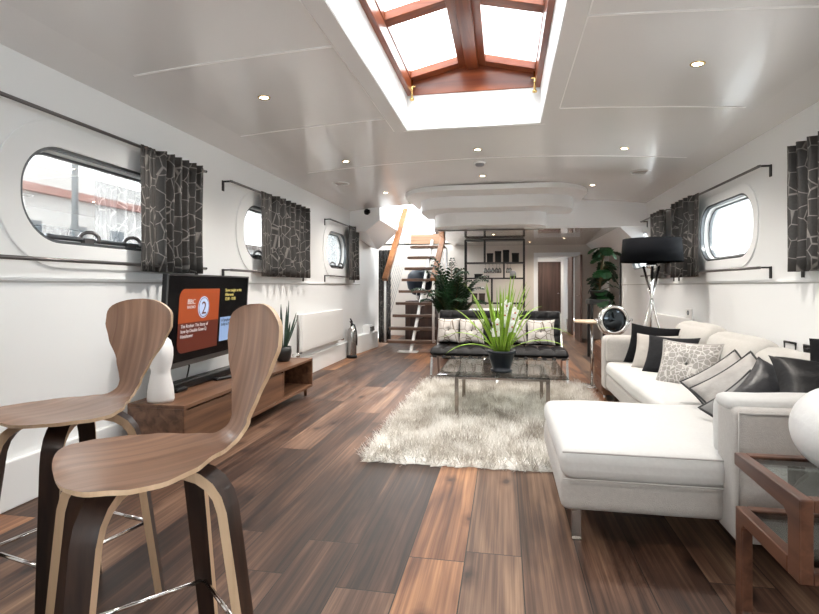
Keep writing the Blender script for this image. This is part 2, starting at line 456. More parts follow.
PL = [(2.97, 1.67, 1.28, .56), (5.22, 1.70, 1.00, .56), (7.62, 1.69, .98, .56), (-.6, 1.67, 1.28, .56)]  # last opening is unseen, added to let in more daylight
PR = [(5.46, 1.69, 1.24, .58), (8.0+.62, 1.69, 1.1, .56), (3.3, 1.69, 1.24, .58), (.2, 1.69, 1.24, .58)]  # last opening lies out of view, added for extra daylight
holed_wall('wall_left', XL, -.14, YB, 9.9, 0, 2.5, [racetrack(*p, r=.26) for p in PL], 'wall_white')
holed_wall('wall_right', XR, .14, YB, YF, 0, 2.5, [racetrack(*p, r=.26) for p in PR], 'wall_white')
# unseen aft windows, added behind the viewpoint to let in more daylight
mb = MB(); mb.box((XL-.14, YB-.12, 0), (-1.7, YB, 2.6)); mb.box((1.3, YB-.12, 0), (XR+.14, YB, 2.6)); mb.box((-1.7, YB-.12, 2.1), (1.3, YB, 2.6)); mb.box((-1.7, YB-.12, 0), (1.3, YB, 1.1))
for x in (-1.7, -.72, .27, 1.25): mb.box((x, YB-.10, 1.1), (x+.05, YB-.04, 2.1))
struct(mb, 'wall_back', 'wall_white')
mb = MB(); mb.box((-1.7, YB-.075, 1.1), (1.3, YB-.065, 2.1)); struct(mb, 'window_10', 'window_glass')  # glazing of the added aft windows, never in view

# ceiling shell with the hatch opening
HX0, HX1, HY0, HY1 = -.835, .29, 1.55, 4.44
def ceil_mb(x0, x1, y0, y1, n=24):
    m = MB(); t = .06
    for i in range(n):
        a, b = x0+(x1-x0)*i/n, x0+(x1-x0)*(i+1)/n
        m.add([(a,y0,zc(a)),(b,y0,zc(b)),(b,y1,zc(b)),(a,y1,zc(a))], [(0,1,2,3)][::1], 0, True)
    return m
mb = MB()
def cpatch(mb, xs, y0, y1):
    for a, b in zip(xs[:-1], xs[1:]):
        mb.add([(a,y0,zc(a)),(b,y0,zc(b)),(b,y1,zc(b)),(a,y1,zc(a)), (a,y0,zc(a)+.05),(b,y0,zc(b)+.05),(b,y1,zc(b)+.05),(a,y1,zc(a)+.05)],
               [(0,1,2,3),(7,6,5,4),(0,4,5,1),(2,6,7,3),(1,5,6,2),(3,7,4,0)])
def lin(a, b, n): return [a+(b-a)*i/n for i in range(n+1)]
XA = [XL-.02, -2.22] + lin(-2.22, HX0, 10)[1:]
XM = lin(HX0, HX1, 8)
XZ = lin(HX1, 1.78, 10) + [XR+.02]
cpatch(mb, XA + XM[1:] + XZ[1:], YB, HY0)
cpatch(mb, XA, HY0, HY1); cpatch(mb, XZ, HY0, HY1)
cpatch(mb, XA + XM[1:] + XZ[1:], HY1, 8.36)
struct(mb, 'ceiling', 'ceiling_white')

# seams of the deck-head panels
n = 0
for y, xa, xb in ((2.80, -2.22, HX0-.12), (2.72, HX1+.12, 1.9), (4.10, -2.22, HX0-.12), (4.10, HX1+.12, 1.7), (5.58, -2.2, 1.78), (1.3, -2.2, 1.78)):
    n += 1; mb = MB(); xs = lin(xa, xb, 16)
    for a, b in zip(xs[:-1], xs[1:]):
        mb.add([(a,y,zc(a)-.004),(b,y,zc(b)-.004),(b,y+.016,zc(b)-.004),(a,y+.016,zc(a)-.004),(a,y,zc(a)+.01),(b,y,zc(b)+.01),(b,y+.016,zc(b)+.01),(a,y+.016,zc(a)+.01)],
               [(3,2,1,0),(0,1,5,4),(2,3,7,6)])
    struct(mb, 'trim_%d' % n, 'seam_white')
for x in (HX0-.12, HX1+.12):
    n += 1; mb = MB(); mb.box((x-.004, 1.2, zc(x)-.002), (x+.004, HY1+.02 if x<0 else 4.1, zc(x)+.01)); struct(mb, 'trim_%d' % n, 'seam_white')
n += 1; mb = MB()
# flat border round the hatch opening
for a, b in (((HX0-.11, HY0), (HX0, HY1+.0)), ((HX1, HY0), (HX1+.11, HY1))):
    mb.box((a[0], a[1], 2.494), (b[0], b[1], 2.52))
struct(mb, 'trim_%d' % n, 'ceiling_white')

# rail mouldings, skirtings
def rail(name, x, sg, y0, y1):
    m = MB(); m.box((min(x, x+sg*.012), y0, 1.178), (max(x, x+sg*.012), y1, 1.196)); return struct(m, name, 'trim_white', .003)
rail('trim_20', XL, 1, YB, 8.9); rail('trim_21', XR, -1, YB, 10)
mb = MB(); mb.box((XL, YB, 1.168), (XL+.003, 8.9, 1.178)); struct(mb, 'trim_22', 'panel_line')
mb = MB(); mb.box((XR-.003, YB, 1.168), (XR, 10, 1.178)); struct(mb, 'trim_23', 'panel_line')
mb = MB(); mb.box((XL, YB, 0), (XL+.035, 8.45, .25)); struct(mb, 'baseboard_left', 'trim_white', .008)
mb = MB(); mb.box((XR-.02, YB, 0), (XR, YF, .16)); struct(mb, 'baseboard_right', 'trim_white', .006)
# boxed casing along the foot of the far left corner
mb = MB(); mb.prism([(XL, 8.45), (XL+.035, 8.45), (-2.44, 8.62), (-2.36, 9.55), (XL, 9.85)], .30); struct(mb, 'baseboard_corner', 'trim_white', .008)

# ------------------------------------------------------------------ port-holes
def porthole(idx, x, sg, p, clasp=True, gr=.14):
    cy, cz, w, h = p
    r = .26
    o = MB()
    def ring(m, grow_a, grow_b, xa, xb, mi=0):
        A = racetrack(cy, cz, w+2*grow_a, h+2*grow_a, r=r+grow_a); B = racetrack(cy, cz, w+2*grow_b, h+2*grow_b, r=r+grow_b)
        k = len(A)
        vs = [(xa, a, b) for a, b in A] + [(xa, a, b) for a, b in B] + [(xb, a, b) for a, b in A] + [(xb, a, b) for a, b in B]
        fs = []
        for i in range(k):
            j = (i+1) % k
            fs += [(i,j,k+j,k+i), (2*k+i,3*k+i,3*k+j,2*k+j), (k+i,k+j,3*k+j,3*k+i), (i,2*k+i,2*k+j,j)]
        m.add(vs, fs, mi, False)
    ring(o, -.005, gr, x, x+sg*.012)
    win = struct(o, 'window_%d' % idx, 'wall_white', .006)
    f = MB(); ring(f, -.030, -.0, x-sg*.13, x-sg*.030); f.build('window_liner', 'trim_white', win)
    f = MB(); ring(f, -.022, .003, x-sg*.03, x+sg*.002); ring(f, -.045, -.02, x-sg*.10, x-sg*.075); f.build('window_seal', 'steel_frame', win)
    g = MB(); A = racetrack(cy, cz, w-.06, h-.06, r=r-.03); k = len(A)
    g.add([(x-sg*.090, a, b) for a, b in A] + [(x-sg*.084, a, b) for a, b in A], [tuple(range(k)), tuple(range(2*k-1, k-1, -1))] + [(i, k+i, k+(i+1) % k, (i+1) % k) for i in range(k)])
    g.build('window_pane', 'window_glass', win)
    if clasp:
        s_ = MB(); s_.tube([(x-sg*.03, cy-w/2+.2, cz-h/2+.045), (x-sg*.03, cy+w/2-.2, cz-h/2+.045)], .014, 10)
        s_.build('hinge_bar', 'steel_frame', win)
        for yy in (-.14, .24):
            c_ = MB()
            pts = [(x-sg*.02+sg*.03*math.cos(t), cy+yy+.045*math.cos(t*1.0), cz-h/2+.05+.045*math.sin(t)) for t in [i*PI*1.35/9-.5 for i in range(10)]]
            c_.tube(pts, .012, 8); c_.cbox((x-sg*.015, cy+yy-.02, cz-h/2+.035), (.03, .07, .03))
            c_.build('window_clasp', 'steel_dark', win)
    return win
for i, p in enumerate(PL): porthole(i+1, XL, 1, p)
for i, p in enumerate(PR): porthole(i+5, XR, -1, p, clasp=False, gr=.085)

# ------------------------------------------------------------------ sky hatch (lantern light)
mb = MB(); t = .04; zt = 2.80
for a, b in (((HX0-t, HY1-.003), (HX1+t, HY1+t)), ((HX0-t, HY0-t), (HX1+t, HY0+.003)), ((HX0-t, HY0), (HX0+.003, HY1)), ((HX1-.003, HY0), (HX1+t, HY1))):
    mb.box((a[0], a[1], 2.503), (b[0], b[1], zt))
struct(mb, 'trim_30', 'shaft_white')
RX, RZ = (HX0+HX1)/2, 3.06
sk = MB(); 
hatch = bpy.data.objects.new('window_9', None); C.objects.link(hatch); hatch.location = (RX, HY0, zt); hatch['kind'] = 'structure'
EZ = 2.93
def gable(y0, y1):
    m = MB(); ins = .0
    pts = [(HX0-.03, zt), (HX1+.03, zt), (HX1+.03, EZ), (RX, RZ+.01), (HX0-.03, EZ)]
    k = len(pts)
    m.add([(a, y0, b) for a, b in pts] + [(a, y1, b) for a, b in pts], [tuple(range(k-1,-1,-1)), tuple(range(k, 2*k))] + [(i, (i+1) % k, k+(i+1) % k, k+i) for i in range(k)])
    return m
gable(HY1-.012, HY1+.04).build('gable_board', 'hatch_wood', hatch, bevel=.004)
gable(HY0-.04, HY0+.012).build('gable_board', 'hatch_wood', hatch, bevel=.004)
for sx in (HX0, HX1):
    s_ = 1 if sx == HX0 else -1
    m = MB(); m.box((min(sx-s_*.03, sx+s_*.045), HY0, zt), (max(sx-s_*.03, sx+s_*.045), HY1, EZ)); m.build('side_rail', 'hatch_wood_long', hatch, bevel=.004)
def slope(sx, t_): # point on the roof slope, t_ 0 at the eave, 1 at the ridge
    return (sx+(RX-sx)*t_, EZ+(RZ-EZ)*t_)
for sx in (HX0, HX1):
    def board(t0, t1, y0, y1, name, mat, d0=-.03, d1=.03):
        m = MB(); a = slope(sx, t0); b = slope(sx, t1)
        m.add([(a[0],y0,a[1]+d0),(b[0],y0,b[1]+d0),(b[0],y1,b[1]+d0),(a[0],y1,a[1]+d0),(a[0],y0,a[1]+d1),(b[0],y0,b[1]+d1),(b[0],y1,b[1]+d1),(a[0],y1,a[1]+d1)],
              [(0,3,2,1),(4,5,6,7),(0,1,5,4),(1,2,6,5),(2,3,7,6),(3,0,4,7)])
        return m.build(name, mat, hatch, bevel=.003)
    board(.0, .09, HY0, HY1, 'sash_stile', 'hatch_wood_long')
    board(.80, .93, HY0, HY1, 'sash_stile', 'hatch_wood_long')
    for yy, w in ((HY1-.11, .10), (3.36, .10), (2.40, .10), (HY0+.01, .10)):
        board(.09, .80, yy, yy+w, 'sash_rail', 'hatch_wood')
    board(.06, .84, HY0+.05, HY1-.05, 'hatch_pane', 'hatch_glass', .004, .010)
m = MB(); m.box((RX-.05, HY0, RZ-.075), (RX+.05, HY1, RZ+.03)); m.build('ridge_beam', 'hatch_wood_long', hatch, bevel=.004)
for xx in (HX0+.05, HX1-.05):
    m = MB(); m.cyl((xx, HY1-.05, zt+.12), (xx, HY1-.05, zt-.05), .010, 10); m.lathe([(0,-.012),(.018,-.008),(.02,.004),(.012,.014),(0,.016)], (xx, HY1-.05, zt-.05), 12)
    m.cyl((xx-.03, HY1-.05, zt+.06), (xx+.03, HY1-.05, zt+.06), .008, 8)
    m.build('hatch_stay', 'brass', hatch)

# ------------------------------------------------------------------ downlights, speakers, detector
def downlight_proto():
    t_ = thing('ceiling_light', (0,0,0), 'x', 'ceiling light', 'recessed downlights in the white ceiling')
    m = MB(); m.lathe([(.030, .004), (.030,-.004), (.040,-.005), (.043,-.001), (.043,.004)], (0,0,0), 24); m.build('trim_ring', 'brass', t_, world=False)
    m = MB(); m.lathe([(0,-.001),(.030,-.001),(.030,.003),(0,.003)], (0,0,0), 20); m.build('lamp', 'lamp_glow', t_, world=False)
    return t_
dl = [(-1.66, 3.40, 'recessed downlight in the ceiling left of the skylight, above the first curtain'),
      (1.13, 3.36, 'recessed downlight in the ceiling right of the skylight'),
      (-1.66, 5.30, 'recessed downlight on the ceiling seam near the round speaker on the left'),
      (-.27, 5.24, 'recessed downlight on the ceiling seam beyond the skylight, above the smoke alarm'),
      (1.13, 5.30, 'recessed downlight just behind the ceiling seam near the round speaker on the right'),
      (-1.66, 7.18, 'recessed downlight in front of the stair opening in the left of the ceiling'),
      (-.275, 6.50, 'recessed downlight between the smoke alarm and the curved stepped soffit'),
      (1.13, 7.15, 'recessed downlight to the right of the curved stepped soffit'),
      (-1.66, .9, 'unseen recessed downlight added over the bar counter to brighten the room'), (1.13, .9, 'unseen recessed downlight added over the walnut side table to brighten the room'),
      (-.27, -.6, 'unseen recessed downlight added behind the viewpoint to brighten the room')]  # last three fixtures are out of view, added to brighten the room
proto = downlight_proto()
LP = []
for i, (x, y, lab) in enumerate(dl):
    o = proto if i == 0 else copy_tree(proto)
    o.location = (x, y, zc(x)); o.rotation_euler.y = math.atan(2*.0215*(x-XC)); o['label'] = lab; LP.append((x, y))
    la = bpy.data.lights.new('downlight_lamp', 'SPOT'); la.energy = 60 if y > 1.5 else 35; la.spot_size = R(140); la.spot_blend = .8; la.shadow_soft_size = .04; la.color = (1, .93, .85)
    lo = bpy.data.objects.new('downlight_lamp', la); C.objects.link(lo); lo.location = (x, y, zc(x)-.02)
for x, y, lab in ((-2.05, 6.3, 'round flush speaker grille in the ceiling near the left windows'), (1.53, 6.3, 'round flush speaker grille in the ceiling near the right wall')):
    t_ = thing('ceiling_speaker', (x, y, zc(x)), lab, 'speaker', 'round speakers flush in the ceiling')
    m = MB(); m.lathe([(.105,.002),(.105,-.006),(.118,-.007),(.124,.002)], (x,y,zc(x)), 36); m.build('rim', 'trim_white', t_)
    m = MB(); m.lathe([(0,-.004),(.105,-.004),(.105,.002)], (x,y,zc(x)), 36); m.build('grille', 'low_ceiling', t_)
t_ = thing('smoke_alarm', (-.275, 5.80, zc(-.27)), 'round white smoke alarm on the ceiling between two downlights', 'smoke alarm')
m = MB(); m.lathe([(0,-.045),(.03,-.044),(.045,-.035),(.05,-.02),(.05,-.012)], (-.275,5.80,zc(-.27)), 28); m.build('sensor_cap', 'grey_box', t_)
m = MB(); m.lathe([(.05,-.014),(.062,-.012),(.066,.002),(0,.002)], (-.275,5.80,zc(-.27)), 28); m.build('base', 'trim_white', t_)

# ------------------------------------------------------------------ stepped soffit, beam, lowered ceiling, far room
def rrect(x0, x1, yf, yb, rl, rr, n=12):
    pts = [(x0, yb)]
    for i in range(n+1):
        a = R(180+90*i/n); pts.append((x0+rl+rl*math.cos(a), yf+rl+rl*math.sin(a)))
    for i in range(n+1):
        a = R(270+90*i/n); pts.append((x1-rr+rr*math.cos(a), yf+rr+rr*math.sin(a)))
    pts.append((x1, yb)); return pts
for i, (x0, x1, yf, rl, rr, z0, z1) in enumerate([(-1.44, 1.12, 6.95, .62, .62, 2.43, 2.50), (-1.27, .98, 7.42, .52, .52, 2.26, 2.46), (-1.10, .62, 7.86, .42, .35, 2.06, 2.30)]):
    m = MB(); m.prism(rrect(x0, x1, yf, 8.62, rl, rr), z1-z0, M=Matrix.Translation((0,0,z0))); struct(m, 'trim_%d' % (40+i), 'soffit_white', .012)
m = MB(); m.box((.3, 8.3, 2.05), (XR, 8.42, 2.5)); struct(m, 'trim_43', 'soffit_white')
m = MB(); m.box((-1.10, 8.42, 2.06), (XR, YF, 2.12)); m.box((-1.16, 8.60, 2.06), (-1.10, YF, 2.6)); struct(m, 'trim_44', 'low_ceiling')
# wedge where the lowered ceiling meets the hull on the right
m = MB(); m.prism([(0,0),(.34,0),(.34,-.34)], 3.4, M=Matrix.Translation((XR-.34, 8.42, 2.06)) @ Matrix(((1,0,0,0),(0,0,1,0),(0,1,0,0),(0,0,0,1)))); struct(m, 'trim_45', 'soffit_white')

# far wall with the doorway
DX0, DX1, DZ = .72, 1.56, 1.80
m = MB(); m.box((-3.0, YF, 0), (DX0, YF+.1, 2.2)); m.box((DX1, YF, 0), (XR+.14, YF+.1, 2.2)); m.box((DX0, YF, DZ), (DX1, YF+.1, 2.2))
struct(m, 'wall_far', 'beige_wall')
m = MB(); m.box((DX0-.09, YF-.03, 0), (DX0, YF+.02, DZ+.09)); m.box((DX1, YF-.03, 0), (DX1+.06, YF+.02, DZ+.09)); m.box((DX0, YF-.03, DZ), (DX1, YF+.02, DZ+.09))
struct(m, 'trim_46', 'trim_white', .006)
d = MB(); d.box((1.50, 11.0, .01), (1.545, 11.84, 1.79)); dr = struct(d, 'door_1', 'dark_door', .004)
m = MB(); m.cyl((1.47, 11.1, .95), (1.50, 11.1, .95), .01, 8); m.cyl((1.47, 11.1, .95), (1.47, 11.22, .95), .009, 8); m.build('door_handle', 'chrome', dr)
# passage beyond
m = MB(); m.box((.4, 13.6, 0), (1.52, 13.7, 2.1)); m.box((.4, YF+.1, 0), (.5, 13.6, 2.1)); struct(m, 'wall_passage', 'wall_white')
m = MB(); m.box((2.35, YF+.1, 0), (2.45, 19, 2.1)); m.box((1.42, 13.7, 0), (1.52, 19, 2.1)); m.box((1.3, 18.9, 0), (2.45, 19, 2.1)); struct(m, 'wall_passage_side', 'wall_white')
m = MB(); m.box((.4, YF+.1, 2.1), (2.45, 19, 2.16)); struct(m, 'ceiling_passage', 'ceiling_white')
d = MB(); d.box((.78, 13.56, .01), (1.38, 13.60, 1.76)); dr = struct(d, 'door_2', 'dark_door', .004)
m = MB(); m.lathe([(0,0),(.02,.005),(.025,.02),(0,.03)], (1.32,13.56,.95), 12); m.build('door_handle', 'chrome', dr)
m = MB(); m.box((.70, 13.54, 0), (.775, 13.6, 1.84)); m.box((1.385, 13.54, 0), (1.46, 13.6, 1.84)); m.box((.775, 13.54, 1.765), (1.385, 13.6, 1.84)); struct(m, 'trim_47', 'trim_white', .005)
d = MB(); d.box((1.53, 12.6, .01), (1.57, 13.4, 1.85)); dr = struct(d, 'door_3', 'dark_door', .004)
def plamp(name, x, y, z, sx, sy, e, col=(1,1,1), rot=(0,0,0)):
    la = bpy.data.lights.new(name, 'AREA'); la.shape = 'RECTANGLE'; la.size = sx; la.size_y = sy; la.energy = e; la.color = col
    lo = bpy.data.objects.new(name, la); C.objects.link(lo); lo.location = (x,y,z); lo.rotation_euler = rot; return lo
# lamps of the far rooms: three more downlights in the lowered ceiling, two in the passage
for i, (x, y, z, lab) in enumerate([(-.2, 9.3, 2.06, 'recessed downlight in the lowered ceiling in front of the open shelf rack'), (1.1, 10.2, 2.06, 'recessed downlight in the lowered ceiling beyond the broad leaved plant'),
                     (.5, 11.0, 2.06, 'recessed downlight in the lowered ceiling before the far doorway'), (1.0, 12.9, 2.1, 'recessed downlight in the passage in front of the closed door'), (1.95, 15.5, 2.1, 'recessed downlight at the far end of the passage')]):
    o = copy_tree(proto); o.location = (x, y, z); o.rotation_euler = (0,0,0); o['label'] = lab; o['group'] = 'recessed downlights beyond the soffit'
    la = bpy.data.lights.new('downlight_lamp', 'SPOT'); la.energy = 45; la.spot_size = R(150); la.spot_blend = .8; la.shadow_soft_size = .05; la.color = (1, .91, .80)
    lo = bpy.data.objects.new('downlight_lamp', la); C.objects.link(lo); lo.location = (x, y, z-.02)

# stair well and wheelhouse above
m = MB(); m.box((-3.6, 9.9, 0), (XL, 10.0, 2.2)); m.box((-3.6, 9.9, 0), (-3.5, YF, 2.2)); struct(m, 'wall_stairwell', 'wall_white')
m = MB()
m.box((-3.6, 8.36, 2.44), (-3.5, 12.6, 2.9)); m.box((-3.6, 12.5, 2.1), (2.2, 12.6, 2.9)); m.box((2.1, 8.4, 2.5), (2.2, 12.6, 2.9))
m.box((-3.6, 8.30, 2.50), (2.2, 8.36, 2.9)); struct(m, 'wall_wheelhouse', 'trim_white')
m = MB(); m.box((-1.10, 8.44, 2.46), (2.1, 12.5, 2.5)); m.box((-3.5, 11.9, 2.1), (2.1, 12.5, 2.14)); struct(m, 'floor_wheelhouse', 'wall_white')
m = MB()
for (x, y) in ((-3.55, 8.4), (-3.55, 12.55), (2.15, 8.4), (2.15, 12.55), (-1.6, 12.55), (.3, 12.55), (-3.55, 10.5)): m.box((x-.04, y-.04, 2.9), (x+.04, y+.04, 4.1))
m.box((-3.65, 8.3, 4.1), (2.25, 12.65, 4.2)); struct(m, 'ceiling_wheelhouse', 'trim_white')

# chamfered hull casing at the far left
p0 = [(-2.55, 2.05), (-2.26, 2.05), (-2.02, 2.235), (-2.02, 2.50), (-2.55, 2.50)]
p1 = [(-2.55, 1.90), (-2.40, 1.84), (-1.99, 2.19), (-1.99, 2.50), (-2.55, 2.50)]
m = MB(); k = 5
m.add([(a, 8.3, b) for a, b in p0] + [(a, 9.7, b) for a, b in p1], [tuple(range(k)), tuple(range(2*k-1, k-1, -1))] + [(i, k+i, k+(i+1) % k, (i+1) % k) for i in range(k)])
struct(m, 'trim_48', 'soffit_white')
m = MB(); m.box((-3.0, 10.05, 0), (-2.9, YF, 2.2)); struct(m, 'wall_far_left', 'wall_white')

# ------------------------------------------------------------------ staircase
st = thing('staircase', (-1.65, 9.5, 0), 'open ship stairs with dark wooden treads climbing to the upper deck', 'stairs')
for i in range(9):
    y = 8.9+.15*i; z = .20+.218*i
    xl = -2.06+.026*i; xr = -1.19 - .022*i
    if i == 8: xr = -1.16
    m = MB(); m.prism([(xl,y+.02),(xl+.05,y-.02),((xl+xr)/2,y-.05),(xr-.05,y-.02),(xr,y+.02),(xr,y+.20),(xl,y+.20)], .05, M=Matrix.Translation((0,0,z-.05)))
    m.build('tread', 'tread_wood', st, bevel=.006)
m = MB(); m.box((-1.86, 10.25, 1.99), (-1.27, 10.29, 2.18)); m.box((-1.86, 10.29, 2.14), (-1.10, 10.75, 2.18)); m.build('landing_board', 'landing_oak', st, bevel=.005)
m = MB()
def bar(m, a, b, w, h, mi=0):
    a, b = Vector(a), Vector(b); t = (b-a); L_ = t.length; t.normalize()
    s_ = Vector((1,0,0)) if abs(t.x) < .7 else Vector((0,1,0))
    u = (s_ - t*s_.dot(t)).normalized(); v = t.cross(u)
    vs = []
    for q in (a, b):
        for (i, j) in ((-1,-1),(1,-1),(1,1),(-1,1)): vs.append(q+u*w/2*i+v*h/2*j)
    m.add(vs, [(3,2,1,0),(4,5,6,7),(0,1,5,4),(1,2,6,5),(2,3,7,6),(3,0,4,7)], mi)
bar(m, (-1.60, 8.85, 0.0), (-1.42, 10.25, 2.05), .045, .07); m.cbox((-1.66, 8.9, .01), (.34, .16, .02))
for i in range(9):
    z = .16+.218*i; y = 8.96+.15*i; bar(m, (-1.60+.018*i, y, z-.02), (-1.50+.01*i, y+.1, z+.0), .06, .03)
m.build('stringer', 'trim_white', st)
m = MB(); bar(m, (-2.07, 8.88, 1.26), (-1.92, 10.05, 2.66), .10, .07); m.build('handrail', 'rail_oak', st, bevel=.006)
m = MB(); bar(m, (-1.215, 8.88, 1.26), (-1.19, 10.2, 2.14), .10, .07); m.build('handrail', 'rail_oak', st, bevel=.006)
for x in (-2.07, -1.215):
    m = MB(); m.cyl((x, 8.9, .17), (x, 8.9, 1.24), .022, 12); m.build('newel_post', 'trim_white', st)
m = MB(); m.cyl((-1.12, 10.1, 1.9), (-1.12, 10.1, .1), .018, 10); m.build('newel_post', 'trim_white', st)
for x, x2, zt2 in ((-2.07, -1.93, 2.58), (-1.2, -1.17, 2.02)):
    m = MB()
    for k in range(7):
        zz = .32+.12*k; m.cyl((x, 8.9, zz), (x2, 10.05, zz+(zt2-1.24)), .004, 6)
    m.build('wire_railing', 'steel_frame', st)
# things stored behind the stairs
m = MB(); m.soft((-1.68, 10.9, .42), (.74, .5, .84), .02); o = m.build('storage_cabinet', 'dark_door'); 
tag(o, 'dark brown low cabinet standing behind the stair treads', 'cabinet')
o = thing('table_lamp', (-1.80, 11.0, .842), 'dark round lamp globe standing on the brown cabinet behind the stairs', 'lamp')
m = MB(); m.lathe([(0,0),(.09,.0),(.09,.015),(.02,.02),(.02,.10)], (-1.80,11.0,.842), 24); m.build('base', 'chrome', o)
m = MB(); m.lathe([(0,.09),(.15,.13),(.25,.26),(.28,.40),(.25,.55),(.14,.67),(0,.71)], (-1.80,11.0,.842), 28); m.build('globe', 'dark_blue_item', o)
m = MB(); m.tube([(-1.70+.12*math.cos(t), 10.72, .972+.12*math.sin(t)) for t in [2*PI*i/24 for i in range(24)]], .012, 8, closed=True); m.cbox((-1.70,10.72,.848),(.12,.06,.012))
tag(m.build('ring_ornament', 'chrome'), 'pale metal ring ornament on the cabinet behind the stairs', 'ornament')
m = MB(); m.soft((-1.41, 10.95, 1.115), (.18, .26, .54), .03); tag(m.build('storage_canister', 'black_plastic'), 'tall black canister on the cabinet behind the ring ornament', 'canister')
m = MB(); m.box((-1.42, 10.32, 2.18), (-1.16, 10.5, 2.20)); m.soft((-1.33, 10.42, 2.25), (.10, .12, .10), .03); m.cyl((-1.36,10.42,2.3),(-1.38,10.42,2.52),.012); m.soft((-1.22,10.42,2.225),(.14,.14,.05),.02)
tag(m.build('desk_telephone', 'black_plastic'), 'black gadget with an upright arm on the landing at the stair top', 'gadget')
# curtain strip in the corner beside the stairs
def curtain_mb(y0, y1, z0, z1, x, sg, pleats, amp=.052, flat0=0., yvar=None):
    m = MB(); n = pleats*10
    def fn(u, v):
        a = u*pleats*2*PI
        y = y0+(y1-y0)*u
        env = 1 if not flat0 else min(1, max(0, (u-flat0)/.06))
        xx = x+sg*(amp*math.sin(a)*env*(1-.12*math.sin(v*3))) + sg*.004*math.sin(a*2.3+v*5)
        return (xx, y+.012*math.cos(a)*env, z0+(z1-z0)*v)
    W_ = (y1-y0)*(1+pleats*.12)
    m.grid(fn, n, 10, uv=lambda u, v: (u*W_*1.25, v*(z1-z0)))
    return m
def add_solid(o, t_=.004):
    md = o.modifiers.new('solid', 'SOLIDIFY'); md.thickness = t_; return o

m = MB()
def fn(u, v): return (-2.42+.24*u+.0*v, 9.86+.02*math.sin(u*5*2*PI), .05+1.80*v)
m.grid(fn, 50, 6, uv=lambda u, v: (u*.6, v*1.8))
o = m.build('corner_drape', 'curtain_fabric'); add_solid(o); tag(o, 'grey patterned drape hanging in the corner left of the stairs', 'drape')

# ------------------------------------------------------------------ curtains and rods
def curtain_set(x, sg, rods_y, cur_y, pleats, lab_c, lab_r, z_top=2.10, z_bot=1.295, end_brackets=(1, 0), flat0=0.):
    """one window's pair of rods and its gathered curtain"""
    xr = x+sg*.085
    for z, which in ((z_top, 'upper'), (z_bot, 'lower')):
        r_ = thing('curtain_rod', (x, (rods_y[0]+rods_y[1])/2, z), lab_r % which, 'curtain rod', 'black curtain rods')
        m = MB(); m.tube([(xr, rods_y[0], z), (xr, rods_y[1], z)], .011, 10); m.build('rod', 'steel_dark', r_)
        for k, yy in enumerate(rods_y):
            m = MB(); y_ = yy+(.012 if k == 0 else -.012)
            m.box((min(x, xr+sg*.012), y_-.008, z-.006), (max(x, xr+sg*.012), y_+.008, z+.008))
            m.box((min(x, x+sg*.008), y_-.016, z-.085), (max(x, x+sg*.008), y_+.016, z+.01)); m.build('bracket', 'bracket_black', r_)
    c_ = curtain_mb(cur_y[0], cur_y[1], z_bot-.045, z_top+.016, xr+sg*.012, sg, pleats, flat0=flat0)
    o = c_.build('curtain', 'curtain_fabric'); add_solid(o); tag(o, lab_c, 'curtain', 'patterned grey curtains')
curtain_set(XL, 1, (1.35, 3.95), (3.15, 3.87), 8, 'grey scale patterned curtain gathered at the large left window above the television', '%s black rod across the large left window nearest the bar stools', flat0=.2)
curtain_set(XL, 1, (4.34, 6.28), (4.93, 6.25), 9, 'grey scale patterned curtain half covering the middle left window', '%s black rod of the middle left window', flat0=.12)
curtain_set(XL, 1, (7.06, 8.55), (7.95, 8.50), 3, 'narrow grey patterned curtain beside the farthest left window', '%s black rod of the farthest left window', flat0=.3)
curtain_set(XR, -1, (4.55, 6.78), (5.84, 6.68), 6, 'grey scale patterned curtain between the floor lamp and the right window', '%s black rod of the bright right window above the sofa', flat0=.15)
curtain_set(XR, -1, (2.40, 4.12), (3.15, 4.10), 8, 'grey patterned curtain cut off by the right edge of the photo', '%s black rod of the nearest right window')
curtain_set(XR, -1, (6.95, 8.2), (7.02, 7.55), 4, 'grey patterned curtain behind the black lampshade', '%s black rod of the right window behind the lampshade')

# ------------------------------------------------------------------ wall fittings
o = thing('radiator', (XL+.08, 6.8, .58), 'white panel radiator on the left wall between the media unit and the extinguisher', 'radiator')
m = MB(); m.soft((XL+.075, 6.83, .57), (.05, 1.62, .46), .012); m.build('panel', 'radiator_white', o)
m = MB(); m.cyl((XL+.08, 5.90, .30), (XL+.08, 5.90, .80), .012, 10); m.cyl((XL+.08,5.90,.33),(XL+.08,6.02,.33),.012,10); m.build('pipe', 'steel_dark', o)
m = MB(); m.lathe([(0,-.03),(.025,-.025),(.025,.025),(0,.03)], (XL+.08,5.90,.32), 14); m.cyl((XL+.035,5.86,.32),(XL+.12,5.86,.32),.018,12); m.build('valve', 'chrome', o)
m = MB(); m.cyl((XL+.01,7.62,.34),(XL+.11,7.62,.34),.018,12); m.build('valve', 'chrome', o)
for yy in (6.3, 7.3):
    m = MB(); m.box((XL+.003, yy-.02, .45), (XL+.055, yy+.02, .7)); m.build('bracket', 'trim_white', o)
o = thing('radiator', (XR-.08, 6.9, .55), 'white panel radiator on the right wall behind the far end of the sofa', 'radiator')
m = MB(); m.soft((XR-.07, 6.95, .56), (.05, 1.7, .46), .012); m.build('panel', 'radiator_white', o)
m = MB(); m.box((XR-.05, 6.3, .4), (XR-.003, 6.36, .7)); m.build('bracket', 'trim_white', o)
o = thing('notice_card', (XR-.08, 6.19, .79), 'small white card with a dark round mark standing on the right radiator', 'card')
m = MB(); m.box((XR-.085, 6.09, .79), (XR-.07, 6.29, .90)); m.build('card', 'trim_white', o)
